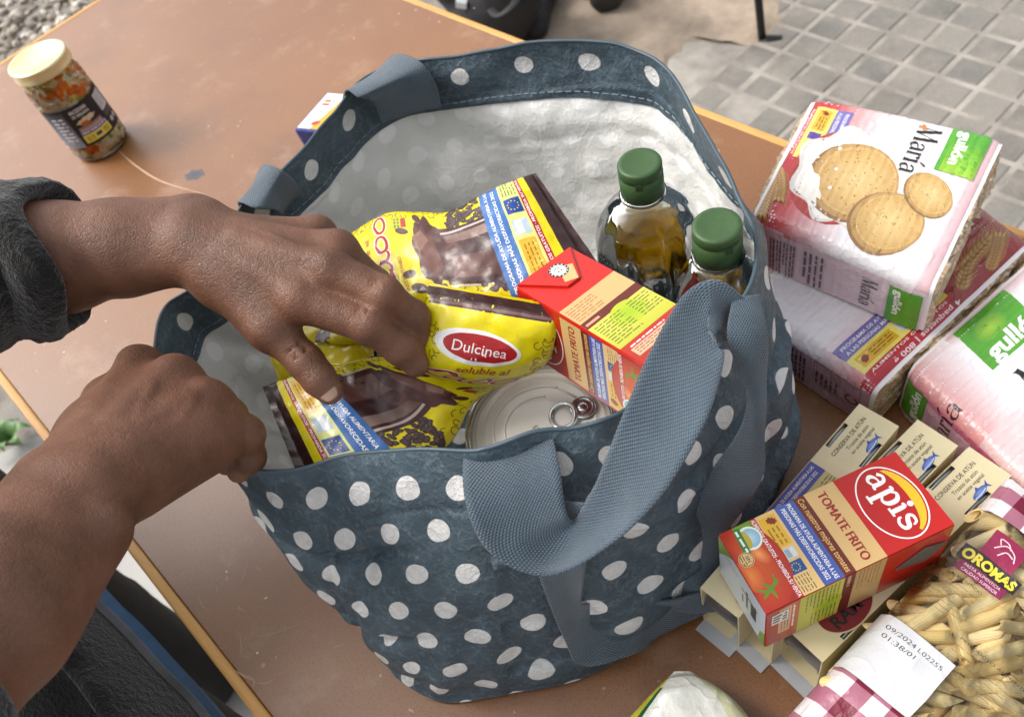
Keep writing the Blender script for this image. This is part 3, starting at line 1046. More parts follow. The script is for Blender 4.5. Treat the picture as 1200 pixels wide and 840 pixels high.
def strap(name, EA, EB, nsteps=140, nw=14, th=.0014, sag=0.0, stitch=None):
    A = catmull(np.array([at(*p) for p in EA]), nsteps)
    B = catmull(np.array([at(*p) for p in EB]), nsteps)
    w = np.linspace(0, 1, nw)
    P = A[:, None] * (1 - w[None, :, None]) + B[:, None] * w[None, :, None]
    nn = unit(np.cross(np.gradient(P, axis=0), np.gradient(P, axis=1)))
    P = P + nn * (sag * np.sin(np.pi * w))[None, :, None]
    P = P + nn * (.0008 * vnoise(P.reshape(-1, 3), 60).reshape(P.shape[:2]))[..., None]
    cl = np.concatenate([[0], np.cumsum(np.linalg.norm(np.diff((A + B) / 2, axis=0), axis=1))])
    wd_ = np.linalg.norm(A - B, axis=1).mean()
    uv = np.stack(np.broadcast_arrays(w[None] * wd_, cl[:, None]), -1).reshape(-1, 2)
    o = mesh_obj(name, P.reshape(-1, 3), grid_faces(nw, nsteps), M_WEB, bag, True, uv=uv)
    sm = o.modifiers.new('thickness', 'SOLIDIFY')
    sm.thickness = th
    sm.offset = 0
    if stitch:                                    # box and cross sewn through the strap end
        i0, i1, k0, k1 = stitch[0], stitch[1], 2, nw - 3
        up = nn * stitch[2]
        V, F = [], []
        for (a, b, c, d) in ((i0, k0, i1, k0), (i0, k1, i1, k1), (i0, k0, i0, k1), (i1, k0, i1, k1), (i0, k0, i1, k1), (i0, k1, i1, k0)):
            for t0 in np.arange(0, 1, .1):
                q = [P[int(round(a + (c - a) * t)), int(round(b + (d - b) * t))] + up[int(round(a + (c - a) * t)), int(round(b + (d - b) * t))] for t in (t0, t0 + .07)]
                ra, rb = (a + (c - a) * t0, a + (c - a) * (t0 + .07)), (b + (d - b) * t0, b + (d - b) * (t0 + .07))
                def lerp(r, k):
                    r0, k0_ = int(min(r, nsteps - 2)), int(min(k, nw - 2))
                    fr, fk = r - r0, k - k0_
                    G = P + up
                    return (G[r0, k0_] * (1 - fr) + G[r0 + 1, k0_] * fr) * (1 - fk) + (G[r0, k0_ + 1] * (1 - fr) + G[r0 + 1, k0_ + 1] * fr) * fk
                v_, f_ = tube([lerp(ra[0], rb[0]), lerp(ra[1], rb[1])], .0005, 5)
                o_ = len(V)
                V += v_
                F += [tuple(i + o_ for i in g) for g in f_]
        s_o = mesh_obj('stitching', V, F, M_THREAD, bag)
        s_o['kind'] = 'stuff'
    return o
# front handle: over the rim, hanging out in a loop, then up and across to the right, over the bend and down the side
strap('handle',
      [(648, 560, .195), (652, 520, .214), (646, 503, .232), (655, 545, .236), (664, 600, .220), (676, 606, .212), (700, 560, .232), (728, 490, .256), (765, 405, .274), (802, 345, .282), (838, 328, .284), (868, 346, .274), (880, 366, .262)],
      [(560, 575, .195), (552, 548, .214), (543, 534, .232), (546, 590, .236), (575, 648, .222), (640, 674, .208), (712, 640, .222), (775, 580, .246), (828, 490, .262), (848, 420, .268), (838, 400, .270), (842, 385, .266), (850, 400, .252)], sag=.006)
strap('handle',
      [(858, 352, .270), (852, 395, .262), (866, 432, .242), (876, 470, .217), (862, 510, .190), (832, 555, .150), (806, 620, .098), (792, 670, .062), (780, 712, .030)],
      [(890, 345, .268), (899, 395, .255), (898, 450, .228), (896, 505, .196), (894, 555, .155), (874, 592, .115), (849, 628, .078), (843, 680, .047), (838, 716, .022)], sag=.003)
# long handle: falling from the rim, twisted on the table and running on under the side strap
strap('handle',
      [(696, 590, .220), (688, 650, .180), (682, 704, .125), (692, 706, .095), (735, 706, .075), (790, 702, .055), (838, 688, .042)],
      [(604, 600, .220), (630, 672, .165), (662, 750, .085), (684, 780, .05), (748, 764, .022), (774, 744, .016), (834, 714, .014)], sag=.004)
# back handle: sewn inside the hem, folded over the rim, hanging outside
strap('handle',
      [(448, 144, .212), (437, 120, .240), (420, 114, .256), (407, 106, .252), (402, 116, .22), (404, 140, .17)],
      [(517, 126, .212), (510, 98, .240), (494, 74, .258), (470, 64, .254), (455, 72, .22), (452, 95, .17)], sag=.002, stitch=(4, 27, .0011))
strap('handle',
      [(330, 252, .200), (322, 246, .224), (299, 244, .238), (281, 237, .233), (281, 245, .2), (288, 262, .15)],
      [(354, 226, .200), (343, 210, .226), (329, 199, .242), (312, 193, .238), (304, 200, .205), (308, 218, .15)], sag=.002, stitch=(4, 27, .0011))
# ------------------------------------------------------------------ inks
INK_CARD = ink('printed_card', .42, fibre=.08)
INK_CARTON = ink('printed_carton', .3, coat=.25)
INK_FILM = ink('printed_film', .30, crumple=.38, cscale=70, coat=.4)
INK_FOIL = ink('printed_foil_film', .34, crumple=.16, cscale=60, coat=.18, spec=.4)
INK_PAPER = ink('printed_paper', .6, fibre=.1)
WHITE, BLACK = S('#e9e8e6'), S('#1b1a1c')

# ------------------------------------------------------------------ jar of mixed vegetables
jb = at(121, 170)
jar = thing('vegetable_jar', 'glass jar of diced mixed vegetables with a pale gold lid and a black label', 'jar')
M_GLASS = film('jar_glass', (1, 1, 1), .02, 1.4, bstr=0)
JH_, JR = .150, .0415
prof = [(.0, .001), (.034, .001), (.039, .003), (JR, .009), (JR + .0004, .03), (JR, .06), (JR, .112), (.0405, .121), (.0375, .128), (.0365, .132), (.0365, JH_)]
V, F = lathe(prof, 56, jb)
mesh_obj('glass_body', V, F, M_GLASS, jar, True)
M_BRINE = simple('brine', S('#dfbf6a'), .3, var=.15, nscale=90, bstr=.2, bscale=60, bdist=.002)
V, F = lathe([(0, .006), (.0330, .006), (.0352, .012), (.0352, .118), (.033, .128), (.031, .137), (0, .138)], 40, jb)
mesh_obj('brine', V, F, M_BRINE, jar, True)
M_VEG = {'carrot': simple('carrot', S('#ef7f22'), .35, var=.2), 'potato': simple('potato', S('#f4e6bb'), .4, var=.12), 'pea': simple('pea', S('#b4b842'), .35, var=.2),
         'bean': simple('bean', S('#96a048'), .4, var=.25), 'turnip': simple('turnip', S('#f0e8cf'), .4, var=.1)}
cubeV, cubeF = box_vf((0, 0, 0), (1, 1, 1))
protoV = {}
for nm, mt in M_VEG.items():
    if nm == 'pea':
        bmr = bmesh.new()
        bmesh.ops.create_icosphere(bmr, subdivisions=1, radius=.0050)
        me = bpy.data.meshes.new('pea')
        bmr.to_mesh(me)
        bmr.free()
        me.shade_smooth()
    else:
        me = bpy.data.meshes.new(nm)
        sc = {'carrot': (.0105, .010, .0095), 'potato': (.0118, .011, .0105), 'turnip': (.013, .010, .009), 'bean': (.015, .007, .007)}[nm]
        me.from_pydata([tuple(np.array(v_) * sc) for v_ in cubeV], [], cubeF)
        me.update()
    me.materials.append(mt)
    protoV[nm] = me
names = {'carrot': 'carrot_cube', 'potato': 'potato_cube', 'pea': 'pea', 'bean': 'green_bean', 'turnip': 'turnip_cube'}
toC = math.atan2(-jb[1], -jb[0])
cnt = 0
for k in range(900):
    th = toC + random.uniform(-1.75, 1.75)
    z = random.uniform(.008, .128)
    if random.random() < .25:
        kind = 'carrot' if z > .09 else random.choice(['carrot', 'potato'])
    else:
        kind = random.choices(['carrot', 'potato', 'pea', 'bean', 'turnip'], [3.2 if z > .1 else 1.6, 3, 3, 1.4, 2])[0]
    if .052 < z < .088 and abs(th - toC) < 1.0:
        continue
    o = bpy.data.objects.new(names[kind], protoV[kind])
    COL.objects.link(o)
    o.parent = jar
    rr = .0338 - random.uniform(0, .002) - (.002 if z > .12 else 0)
    o.location = (jb[0] + rr * math.cos(th), jb[1] + rr * math.sin(th), z)
    o.rotation_euler = (random.uniform(0, 6), random.uniform(0, 6), random.uniform(0, 6))
    cnt += 1
    if cnt > 285:
        break
M_LID = simple('gold_lid', S('#e3d6a6'), .28, .35, var=.04, bstr=.05, coat=.3)
V, F = lathe([(.0400, JH_ - .013), (.0412, JH_ - .014), (.0418, JH_ - .012), (.0412, JH_ - .010), (.0412, JH_ - .002), (.0420, JH_), (.0414, JH_ + .0022), (.0385, JH_ + .0030), (.0360, JH_ + .0022), (.0345, JH_ + .0012), (.0, JH_ + .0012)], 64, jb,
             shape=lambda t, r, z: r + (.0003 * math.cos(60 * t) if .138 < z < .149 and r > .04 else 0))
mesh_obj('lid', V, F, M_LID, jar, True)
def cyl_map(c, r, th0, z0):
    return lambda u, v, off: np.stack([c[0] + (r + off) * np.cos(th0 + u / r), c[1] + (r + off) * np.sin(th0 + u / r), c[2] + z0 + v + 0 * u], -1)
art = Art(cyl_map(jb, JR + .0005, toC + .12, .030), .008)
art.rect(-.062, 0, .058, .062, S('#1c1b1f'))
art.rect(-.062, .0, -.026, .058, S('#8f98a6'), S('#3a3f4c'))
art.greek(-.048, .010, -.03, .052, 7, S('#d8dbe2'), 3, .5)
art.text('MACEDONIA', -.004, .054, .0052, WHITE, width=.026, bold=.02)
art.text('DE VERDURAS', -.004, .047, .0040, WHITE, width=.026, bold=.02)
art.ellipse(-.002, .037, .014, .0045, S('#d9c9a4'), wob=.3)
art.ellipse(-.006, .033, .008, .003, S('#b5622c'), wob=.3, seed=2)
art.rect(-.019, .022, .018, .030, S('#c7b3a6'), S('#7b5545'))
art.rect(-.021, .017, .022, .0225, S('#6a63a2'))
art.greek(-.019, .018, .02, .0218, 1, WHITE, 2, .5)
art.rect(-.021, .004, .022, .0165, S('#ead85a'))
art.rect(-.003, .008, .006, .013, S('#26346e'))
art.greek(-.018, .006, -.006, .014, 3, S('#8f7c22'), 5)
art.greek(.009, .006, .020, .014, 3, S('#5c5120'), 6)
art.rect(.026, .030, .047, .056, S('#c9cbd0'))
art.greek(.028, .033, .045, .054, 8, S('#7d8088'), 8, .4)
art.rect(.026, .020, .050, .028, S('#4a4b52'))
art.ellipse(.033, .012, .004, .004, S('#b7b9bd'), n=12)
art.ellipse(.043, .012, .004, .004, S('#b7b9bd'), n=12)
art.build('label', INK_PAPER, jar)

# ------------------------------------------------------------------ big tin with ring-pull
CZ = .150
cc = at(632, 497, CZ)
CR = .0562
can = thing('tin_can', 'big tin can with a silver ring-pull lid in the bag behind the front handle', 'can')
M_TIN = simple('tin_rim', S('#c9cccb'), .22, .95, var=.04, bstr=.03)
M_LACQ = simple('lacquered_lid', S('#dfdcd3'), .36, .12, var=.05, nscale=20, bstr=.05, bscale=900)
V, F = lathe([(CR - .001, -.098), (CR - .001, -.004), (CR, -.003), (CR + .0012, -.0008), (CR + .001, .0012), (CR - .0005, .0018), (CR - .0024, .001), (CR - .0032, -.002), (CR - .0036, -.0042)], 96, cc)
mesh_obj('body', V, F, M_TIN, can, True)
lidp = [(CR - .0036, -.0042), (CR - .005, -.0046), (CR - .0062, -.0038), (CR - .0075, -.0036), (CR - .0085, -.0042), (CR - .0125, -.0043), (CR - .0135, -.0034), (CR - .0145, -.0034), (CR - .0155, -.0043), (.0245, -.0043), (.0235, -.0041), (.0225, -.0043), (0, -.0043)]
V, F = lathe(lidp, 96, cc)
mesh_obj('lid', V, F, M_LACQ, can, True)
exv = unit(at(716, 478, CZ) - at(640, 510, CZ))         # along the tab, outwards
eyv = np.cross((0, 0, 1.0), exv)
L3 = lambda x, y, z: cc + exv * x + eyv * y + np.array([0, 0, z])
# score panels pressed into the lid: two open raised arcs
for r_, w_, a0_, a1_ in ((.0365, .0011, 48, 318), (.0275, .0010, 62, 300)):
    t = np.radians(np.linspace(a0_, a1_, 70))
    mesh_obj('bead', *tube([L3(r_ * math.cos(a), r_ * math.sin(a), -.0045) for a in t], w_, 8), M_LACQ, can, True)
for sgn in (1, -1):
    mesh_obj('bead', *tube([L3(.0365 * math.cos(rad(48)), sgn * .0365 * math.sin(rad(48)), -.0045), L3(.034, sgn * .012, -.0045)], .001, 8), M_LACQ, can, True)
tx = .0295
V, F = tube([L3(tx - .0105 + .0095 * math.cos(a), .0105 * math.sin(a), -.0012 + .0016 * math.cos(a)) for a in np.linspace(0, 2 * math.pi, 40, endpoint=False)], .0017, 10, closed=True, flat=.65)
V2, F2 = tube([L3(tx + .0055 + .0085 * math.cos(a), .0085 * math.sin(a), -.0016) for a in np.linspace(0, 2 * math.pi, 40, endpoint=False)], .0016, 10, closed=True, flat=.65)
V3 = [L3(tx + .0055 + .0082 * math.cos(a), .0082 * math.sin(a), -.0020) for a in np.linspace(0, 2 * math.pi, 30, endpoint=False)]
V4, F4 = lathe([(.0042, -.0019), (.004, -.0008), (.0034, -.0003), (0, -.0003)], 24, L3(tx + .0055, 0, 0))
ring_pull = mesh_obj('ring_pull', *join((V, F), (V2, F2), (V3, [tuple(range(30))]), (V4, F4)), M_TIN, can, True)
ca, sa = math.cos(.35), math.sin(.35)
art = Art(plane_map(L3(-.004, -.006, -.0042), unit(at(700, 470, CZ) - at(640, 500, CZ)), np.cross((0, 0, 1.0), unit(at(700, 470, CZ) - at(640, 500, CZ)))))
art.text('2025', .001, .004, .0036, S('#4b4a48'), rot=90)
art.text('L20', -.006, .002, .0036, S('#4b4a48'), rot=90)
art.build('date_stamp', INK_PAPER, can)

# ------------------------------------------------------------------ two bottles of olive oil
M_PET = film('clear_bottle', (.86, .85, .74), .03, 1.45, bscale=60, bstr=.05)
m, n, l, b = mat_new('olive_oil')
b.inputs['Base Color'].default_value = (*S('#8f6c0e'), 1)
b.inputs['Roughness'].default_value = .02
b.inputs['IOR'].default_value = 1.3
b.inputs['Transmission Weight'].default_value = 1.0
M_OIL = m
M_CAP = simple('green_cap', S('#34512a'), .5, var=.1, nscale=300, bstr=.12, bscale=500, bdist=.0004)
def bottle(label, capx, capy, capz, rcap, faceang, level, R_=.043):
    c = at(capx, capy, capz)
    o = thing('oil_bottle', label, 'bottle', group='bottles of olive oil in the bag')
    z0 = c[2]
    rib = lambda t, r, z: r * (1 + .022 * math.cos(12 * t) * (1 if -.11 < z < -.036 else 0) * min(1, max(0, (-.036 - z) / .02)))
    prof = [(.0135, -.024), (.0145, -.027), (.0175, -.029), (.0175, -.0305), (.0155, -.032), (.0200, -.037), (.0290 * R_ / .043, -.045), (.0360 * R_ / .043, -.056), (.0405 * R_ / .043, -.070), (R_, -.088), (R_, -.112), (R_ - .001, -.116), (R_, -.120), (R_, -.225), (R_ - .004, -.232), (0, -.232)]
    ss = 96
    V, F = lathe(catmull_prof(prof, 5), ss, c, shape=rib)
    mesh_obj('clear_body', V, F, M_PET, o, True)
    pr = [(r - .0012, z) for r, z in prof if z <= level]
    rr = np.interp(-level, [-p[1] for p in prof], [p[0] for p in prof]) - .0012
    pr = [(0, level), (rr * .97, level), (rr, level - .0006)] + [p for p in pr if p[1] < level - .002]
    V, F = lathe(pr, 72, c, shape=rib)
    mesh_obj('oil', V, F, M_OIL, o, True)
    k = rcap / .0168
    kn = lambda t, r, z: r + (.00022 * math.cos(90 * t) if r > .0163 * k and z < -.0095 else 0)
    V, F = lathe([(.0160 * k, -.0285), (.0168 * k, -.0280), (.0168 * k, -.0100), (.0163 * k, -.0095), (.0163 * k, -.0088), (.0168 * k, -.0082), (.0168 * k, -.0016), (.0160 * k, -.0002), (.0130 * k, .0), (.0120 * k, -.0003), (0, -.0002)], 90, c, shape=kn)
    mesh_obj('cap', V, F, M_CAP, o, True)
    a = faceang
    p = c + np.array([math.cos(a), math.sin(a), 0]) * .0168 * k
    Mx = eul(a, 0, 0)
    mesh_obj('cap_latch', *box_vf(p + (0, 0, -.0105), (.0012, .0052, .0052), Mx), simple('latch', S('#2a4322'), .5), o)
    V, F = lathe([(.0150, -.0305), (.0185 * k, -.0302), (.0188 * k, -.0292), (.0175, -.0285)], 48, c)
    mesh_obj('neck_ring', V, F, M_PET, o, True)
def catmull_prof(p, k):
    return [tuple(q) for q in catmull(np.array(p), (len(p) - 1) * k + 1)]
bottle('olive oil bottle with a green flip cap, its whole shoulder showing beside the red carton', 749, 190, .262, .0162, math.atan2(-.35, .25), -.054)
bottle('olive oil bottle with a green flip cap, half hidden by the front strap', 840, 263, .262, .0166, math.atan2(-.2, .4), -.06, .0345)

# ------------------------------------------------------------------ tomato cartons
CL, CW, CH = .134, .060, .066
def box_frame(x, y, z, yaw, pit, rol):
    M = eul(yaw, pit, rol)
    o = np.array([x, y, z])
    return lambda p: o + M @ np.asarray(p, float), M
RED, CREAM, BROWN, BLUE = S('#b5150d'), S('#cda970'), S('#64200f'), S('#3f579e')
def script_apis(art, cx, cy, h, col, ang=0):
    """the word apis in a fat slab-serif hand"""
    q = lambda pts: [((x * .95) * h * math.cos(ang) - y * h * math.sin(ang) + cx, (x * .95) * h * math.sin(ang) + y * h * math.cos(ang) + cy) for x, y in pts]
    w = .21 * h
    st = lambda pts, ww, nn=18: art.stroke(q(pts), np.array(ww) * h, col, n=nn)
    art.k += 1
    L_ = art.k
    # a
    st([(-1.85, .62), (-1.6, .82), (-1.32, .70), (-1.27, .4), (-1.27, .12), (-1.05, .02)], [.2, .16, .2, .24, .24, .1])
    st([(-1.3, .48), (-1.65, .45), (-1.88, .22), (-1.7, .0), (-1.42, .08), (-1.28, .25)], [.1, .12, .24, .16, .12, .1])
    # p
    st([(-.92, .78), (-.72, .8), (-.68, .5), (-.68, -.55)], [.1, .2, .25, .25])
    st([(-.95, -.56), (-.42, -.56)], [.13, .13], 4)
    st([(-.66, .55), (-.4, .84), (-.06, .66), (-.05, .2), (-.32, -.02), (-.64, .16)], [.12, .15, .25, .25, .15, .12], 26)
    # i
    st([(.22, .76), (.42, .78), (.45, .5), (.45, .0)], [.1, .2, .25, .25])
    st([(.18, .0), (.72, .0)], [.13, .13], 4)
    art.ellipse(*q([(.44, 1.1)])[0], .16 * h, .16 * h, col, n=14)
    # s
    st([(1.55, .56), (1.42, .78), (1.08, .80), (.98, .60), (1.2, .44), (1.5, .32), (1.52, .08), (1.2, -.03), (.93, .1), (.9, .26)], [.1, .14, .16, .2, .24, .24, .2, .16, .14, .1], 40)
def carton_front(f):
    """u 0..CW, v 0..CL, red end at the top"""
    a = Art(f, .05, clip=(0.0003, .0003, CW - .0003, CL - .0003))
    a.rect(0, 0, CW, CL, RED)
    v = lambda t: CL * (1 - t)                        # t: share of the length from the red end
    a.rect(0, v(.525), CW, v(.36), CREAM)
    for d_ in (-.00035, 0, .00035):
        a.text('TOMATE FRITO', CW / 2 + d_, v(.445), .0062, S('#8e1d14'), width=.052)
    a.rect(0, v(.585), CW, v(.525), BROWN)
    a.text('Con nuestros mejores tomates', CW / 2, v(.553), .0040, S('#d9b06a'), width=.056, bold=.01, shear=.15)
    a.rect(0, v(.69), CW, v(.585), BLUE)
    a.text('PROGRAMA DE AYUDA ALIMENTARIA A LAS', CW / 2, v(.618), .0030, WHITE, width=.057, bold=.015)
    a.text('PERSONAS MÁS DESFAVORECIDAS 2022', CW / 2, v(.655), .0030, WHITE, width=.054, bold=.015)
    a.rect(0, v(.80), CW, v(.69), S('#d8b578'))
    a.rect(.003, v(.795), .026, v(.705), S('#d9a92c'))
    a.ellipse(.007, v(.735), .0026, .0032, S('#7b2c14'), wob=.3)
    a.greek(.0115, v(.785), .0245, v(.715), 3, S('#8a6a1a'), 4, .35)
    a.rect(.028, v(.79), .035, v(.715), S('#c9d2d4'))
    a.rect(.0285, v(.765), .0345, v(.74), S('#8fa4b4'))
    a.rect(.037, v(.80), .0455, v(.715), S('#1c4a86'))
    for k in range(10):
        t = 2 * math.pi * k / 10
        a.ellipse(.0413 + .0026 * math.cos(t), v(.757) + .0026 * math.sin(t), .00045, .00045, S('#e6c83c'), n=5)
    a.greek(.047, v(.795), .0585, v(.72), 5, S('#6d5b36'), 7, .35)
    # tomato picture
    a.rect(0, 0, CW, v(.80), S('#a52a10'), S('#94170c'))
    a.ellipse(.030, .010, .030, .021, S('#a8240c'), S('#d65a1c'), n=40)
    a.ellipse(.0235, .0165, .009, .005, S('#c8481a'), S('#f0a05a'), rot=20)
    a.ellipse(.034, .0045, .012, .008, S('#c9481a'), S('#e88a34'))
    a.rect(0, v(.83), CW, v(.80), S('#b01c12'))
    a.text('ALIMENTOS GRATUITOS - PROHIBIDA SU VENTA', CW / 2, v(.815), .0027, WHITE, width=.058, bold=.02)
    for pts in ([(.044, .018), (.047, .011), (.051, .004)], [(.047, .011), (.040, .008)], [(.047, .011), (.054, .012)], [(.045, .016), (.039, .017)], [(.048, .008), (.044, .002)]):
        a.stroke(pts, [.0012, .0026, .0008][:len(pts)] if len(pts) == 3 else [.0028, .0006], S('#5f8a1c'), n=10)
    a.poly([(0, v(.83)), (.011, v(.83)), (.006, v(.90)), (0, v(.93))], S('#6d9226'))
    a.ellipse(.0115, v(.873), .0085, .0078, S('#e3ead8'))
    a.ellipse(.0115, v(.869), .0068, .0062, S('#7fb0c9'), S('#b9d3dd'))
    a.ellipse(.0115, v(.895), .0066, .003, S('#b9a63a'))
    a.rect(.002, v(.935), .021, v(.9), S('#2f7a35'), rot=-4)
    a.greek(.0035, v(.930), .0195, v(.907), 1, WHITE, 3, .5, rot=0)
    a.ellipse(.0235, v(.945), .0052, .0052, S('#d9b880'))
    a.ring(.0235, v(.945), .0048, .0048, .0005, S('#7a5a2a'))
    a.text('SIN', .0235, v(.935), .0022, S('#5a4a22'), bold=.02)
    a.greek(.0200, v(.972), .027, v(.947), 2, S('#5a4a22'), 5, .4)
    # oval with the name
    oc = (CW * .5, v(.18))
    a.ellipse(*oc, .0272, .0200, WHITE, rot=0, n=60)
    a.ellipse(*oc, .0262, .0190, S('#ad130f'), n=60)
    t = np.radians(np.linspace(15, 150, 24))
    crescent = [(oc[0] + .0252 * math.cos(x), oc[1] + .0180 * math.sin(x)) for x in t] + [(oc[0] + .0245 * math.cos(x) - .001, oc[1] + .0105 * math.sin(x) + .001) for x in t[::-1]]
    tri = []
    for k in range(23):
        A_, B_, C_, D_ = crescent[k], crescent[k + 1], crescent[47 - k], crescent[46 - k]
        tri += [(A_, B_, C_), (B_, D_, C_)]
    a.add(tri, S('#e2b420'))
    script_apis(a, oc[0] + .0008, oc[1] - .0045, .0125, WHITE)
    return a
def carton_side(f, flap=True, wd=CH):
    """narrow side, u 0..wd, v 0..CL, red end at the top"""
    a = Art(f, .05, clip=(.0003, .0003, wd - .0003, CL - .0003))
    v = lambda t: CL * (1 - t)
    a.rect(0, 0, wd, CL, S('#c41f14'))
    a.rect(0, v(.525), wd, v(.36), CREAM)
    a.greek(.002, v(.51), wd * .5, v(.385), 6, S('#a8664a'), 4, .35)
    a.rect(0, v(.585), wd, v(.525), BROWN)
    a.greek(.002, v(.575), wd * .3, v(.54), 1, S('#d99a7a'), 2, .5)
    a.rect(0, v(.82), wd, v(.585), S('#b9bb3a'), S('#d0cb52'))
    a.ellipse(wd * .55, v(.66), .014, .011, S('#b5c02c'), S('#9ab81c'))
    a.greek(.003, v(.79), wd * .5, v(.60), 9, S('#4f6424'), 4, .32)
    a.greek(wd * .62, v(.75), wd - .002, v(.60), 7, S('#4f6424'), 5, .32)
    a.rect(0, 0, wd, v(.82), S('#b0311a'))
    a.rect(.004, v(.93), wd * .75, v(.835), S('#dcb08e'))
    a.rect(.004, v(.865), wd * .75, v(.835), S('#bc2417'))
    a.greek(.006, v(.86), wd * .7, v(.84), 1, WHITE, 9, .5)
    a.greek(.006, v(.92), wd * .7, v(.87), 3, S('#7e3a28'), 9, .35)
    return a
M_CARTON_WHITE = simple('white_carton', S('#cfd6de'), .4, var=.05)
M_CARTON_RED = simple('red_carton', S('#c41f14'), .32, var=.05, coat=.25)
def carton(label, pose, l_, w_, h_, top_is_front, name='tomato_carton'):
    W2, Mx = box_frame(*pose)
    o = thing(name, label, 'carton', group='cartons of fried tomato')
    V, F = box_vf((0, 0, h_ / 2), (l_, w_, h_))
    V = [W2(p) for p in V]
    body = mesh_obj('carton_body', V, F, M_CARTON_RED, o)
    bevel_obj(body, .0012, 2)
    return o, W2, Mx
# the carton lying on the tuna packs: red end at local +x, its front upwards
o, W2, Mx = carton('red tomato carton lying face up across the cream tuna packs', (-.0972, .2351, .0702, 1.1428, 0, 0), CL, CW, CH, True)
X, Y, Z = Mx[:, 0], Mx[:, 1], Mx[:, 2]
carton_front(plane_map(W2((-CL / 2, CW / 2, CH)), -Y, X)).build('front_print', INK_CARTON, o)
carton_side(plane_map(W2((-CL / 2, -CW / 2, CH)), -Z, X)).build('side_print', INK_CARTON, o)
a = Art(plane_map(W2((-CL / 2, -CW / 2, 0)), Y * -1, Z), .05)
a = Art(plane_map(W2((-CL / 2, CW / 2, 0)), -Y, Z), .05)
a.rect(.0005, .0005, CW - .0005, CH - .0005, S('#c9d2da'))
a.poly([(.0005, CH - .0005), (.0005, CH * .55), (.010, CH * .80), (.02, CH - .0005)], S('#7d9a3a'))
a.poly([(CW - .0005, .0005), (CW - .0005, CH * .4), (CW * .90, CH * .3), (CW * .86, .0005)], S('#7a9a2a'))
for k, (u_, hh_, ww) in enumerate(((.036, .030, .0024), (.042, .022, .006), (.047, .026, .0018), (.031, .014, .0016))):
    a.rect(u_, CH * .30, u_ + ww, CH * .30 + hh_, S('#23262b'))
a.rect(.030, CH * .62, .050, CH * .66, S('#23262b'))
a.greek(.008, CH * .72, .026, CH * .84, 3, S('#8d969e'), 3, .4)
a.build('end_print', INK_CARTON, o)
# folded ear on the side: a dark diamond seam
c = W2((CL * .36, -CW / 2 - .0006, CH * .60))
V = [c + X * a_ + Z * b_ - Y * d_ for a_, b_, d_ in ((-.020, -.004, 0), (.004, -.013, 0), (.016, .004, 0), (.000, .012, 0), (-.020, -.004, .0010), (.004, -.013, .0010), (.016, .004, .0010), (.000, .012, .0010))]
mesh_obj('folded_flap', V, [(4, 5, 6, 7), (0, 1, 5, 4), (1, 2, 6, 5), (2, 3, 7, 6), (3, 0, 4, 7)], simple('flap_grey', S('#5c5550'), .5), o)
a = Art(plane_map(W2((-CL / 2 + .004, -CW / 2 - .0003, .006)), X, Z), .05)
a.rect(0, .034, .012, .052, WHITE)
a.greek(.001, .036, .011, .050, 3, BLACK, 8, .6)
a.build('barcode_panel', INK_CARTON, o)

# the carton standing among the packs in the bag: a narrow side upwards, flap end at local -x
CL = .118
o, W2, Mx = carton('red tomato carton tilted on its edge inside the bag, folded ear with a round stamp', (-.2690, .2247, .1865, -.0322, -.065, -.14), CL, .053, CH, False)
X, Y, Z = Mx[:, 0], Mx[:, 1], Mx[:, 2]
wd = .053
carton_side(plane_map(W2((CL / 2, -wd / 2, CH)), Y, -X), wd=wd).build('side_print', INK_CARTON, o)
f = carton_front(plane_map(W2((CL / 2, -wd / 2, CH - CW - .003)), Z, -X))
f.build('front_print', INK_CARTON, o)
c0 = W2((-CL / 2, 0, CH + .0004))
fl_ = [c0 + X * .001 - Y * (wd / 2 - .001), c0 + X * .001 + Y * (wd / 2 - .001), c0 + X * .040 + Y * .003 * 0, c0]
P_ = [W2((-CL / 2 + .001, -wd / 2 + .001, CH)), W2((-CL / 2 + .001, wd / 2 - .001, CH)), W2((-CL / 2 + .030, wd * .05 + .004, CH)), W2((-CL / 2 + .030, wd * .05 - .008, CH))]
V = [p + Z * .0003 for p in P_] + [p + Z * .0022 for p in P_]
fo = mesh_obj('folded_flap', V, [(4, 5, 6, 7), (0, 1, 5, 4), (1, 2, 6, 5), (2, 3, 7, 6), (3, 0, 4, 7)], M_CARTON_RED, o)
bevel_obj(fo, .0006, 2)
a = Art(plane_map(W2((-CL / 2, 0, CH + .0022)), -Y, X), .05)
a.poly([(-.005, .030), (-.013, .016), (-.004, .010), (.004, .026)], S('#cfae74'))
a.ellipse(-.002, .0135, .0072, .0072, S('#e6e4de'))
a.ring(-.002, .0135, .0072, .0072, .0017, BLACK)
for k in range(14):
    t = 2 * math.pi * k / 14
    a.rect(-.002 + .0063 * math.cos(t) - .0004, .0135 + .0063 * math.sin(t) - .0006, -.002 + .0063 * math.cos(t) + .0004, .0135 + .0063 * math.sin(t) + .0006, WHITE, rot=math.degrees(t))
a.ring(-.002, .0132, .0028, .0026, .0006, BLACK, a0=200, a1=340)
a.ellipse(-.0034, .0148, .0006, .0008, BLACK, n=8)
a.ellipse(-.0008, .0148, .0006, .0008, BLACK, n=8)
a.build('round_stamp', INK_CARTON, o)

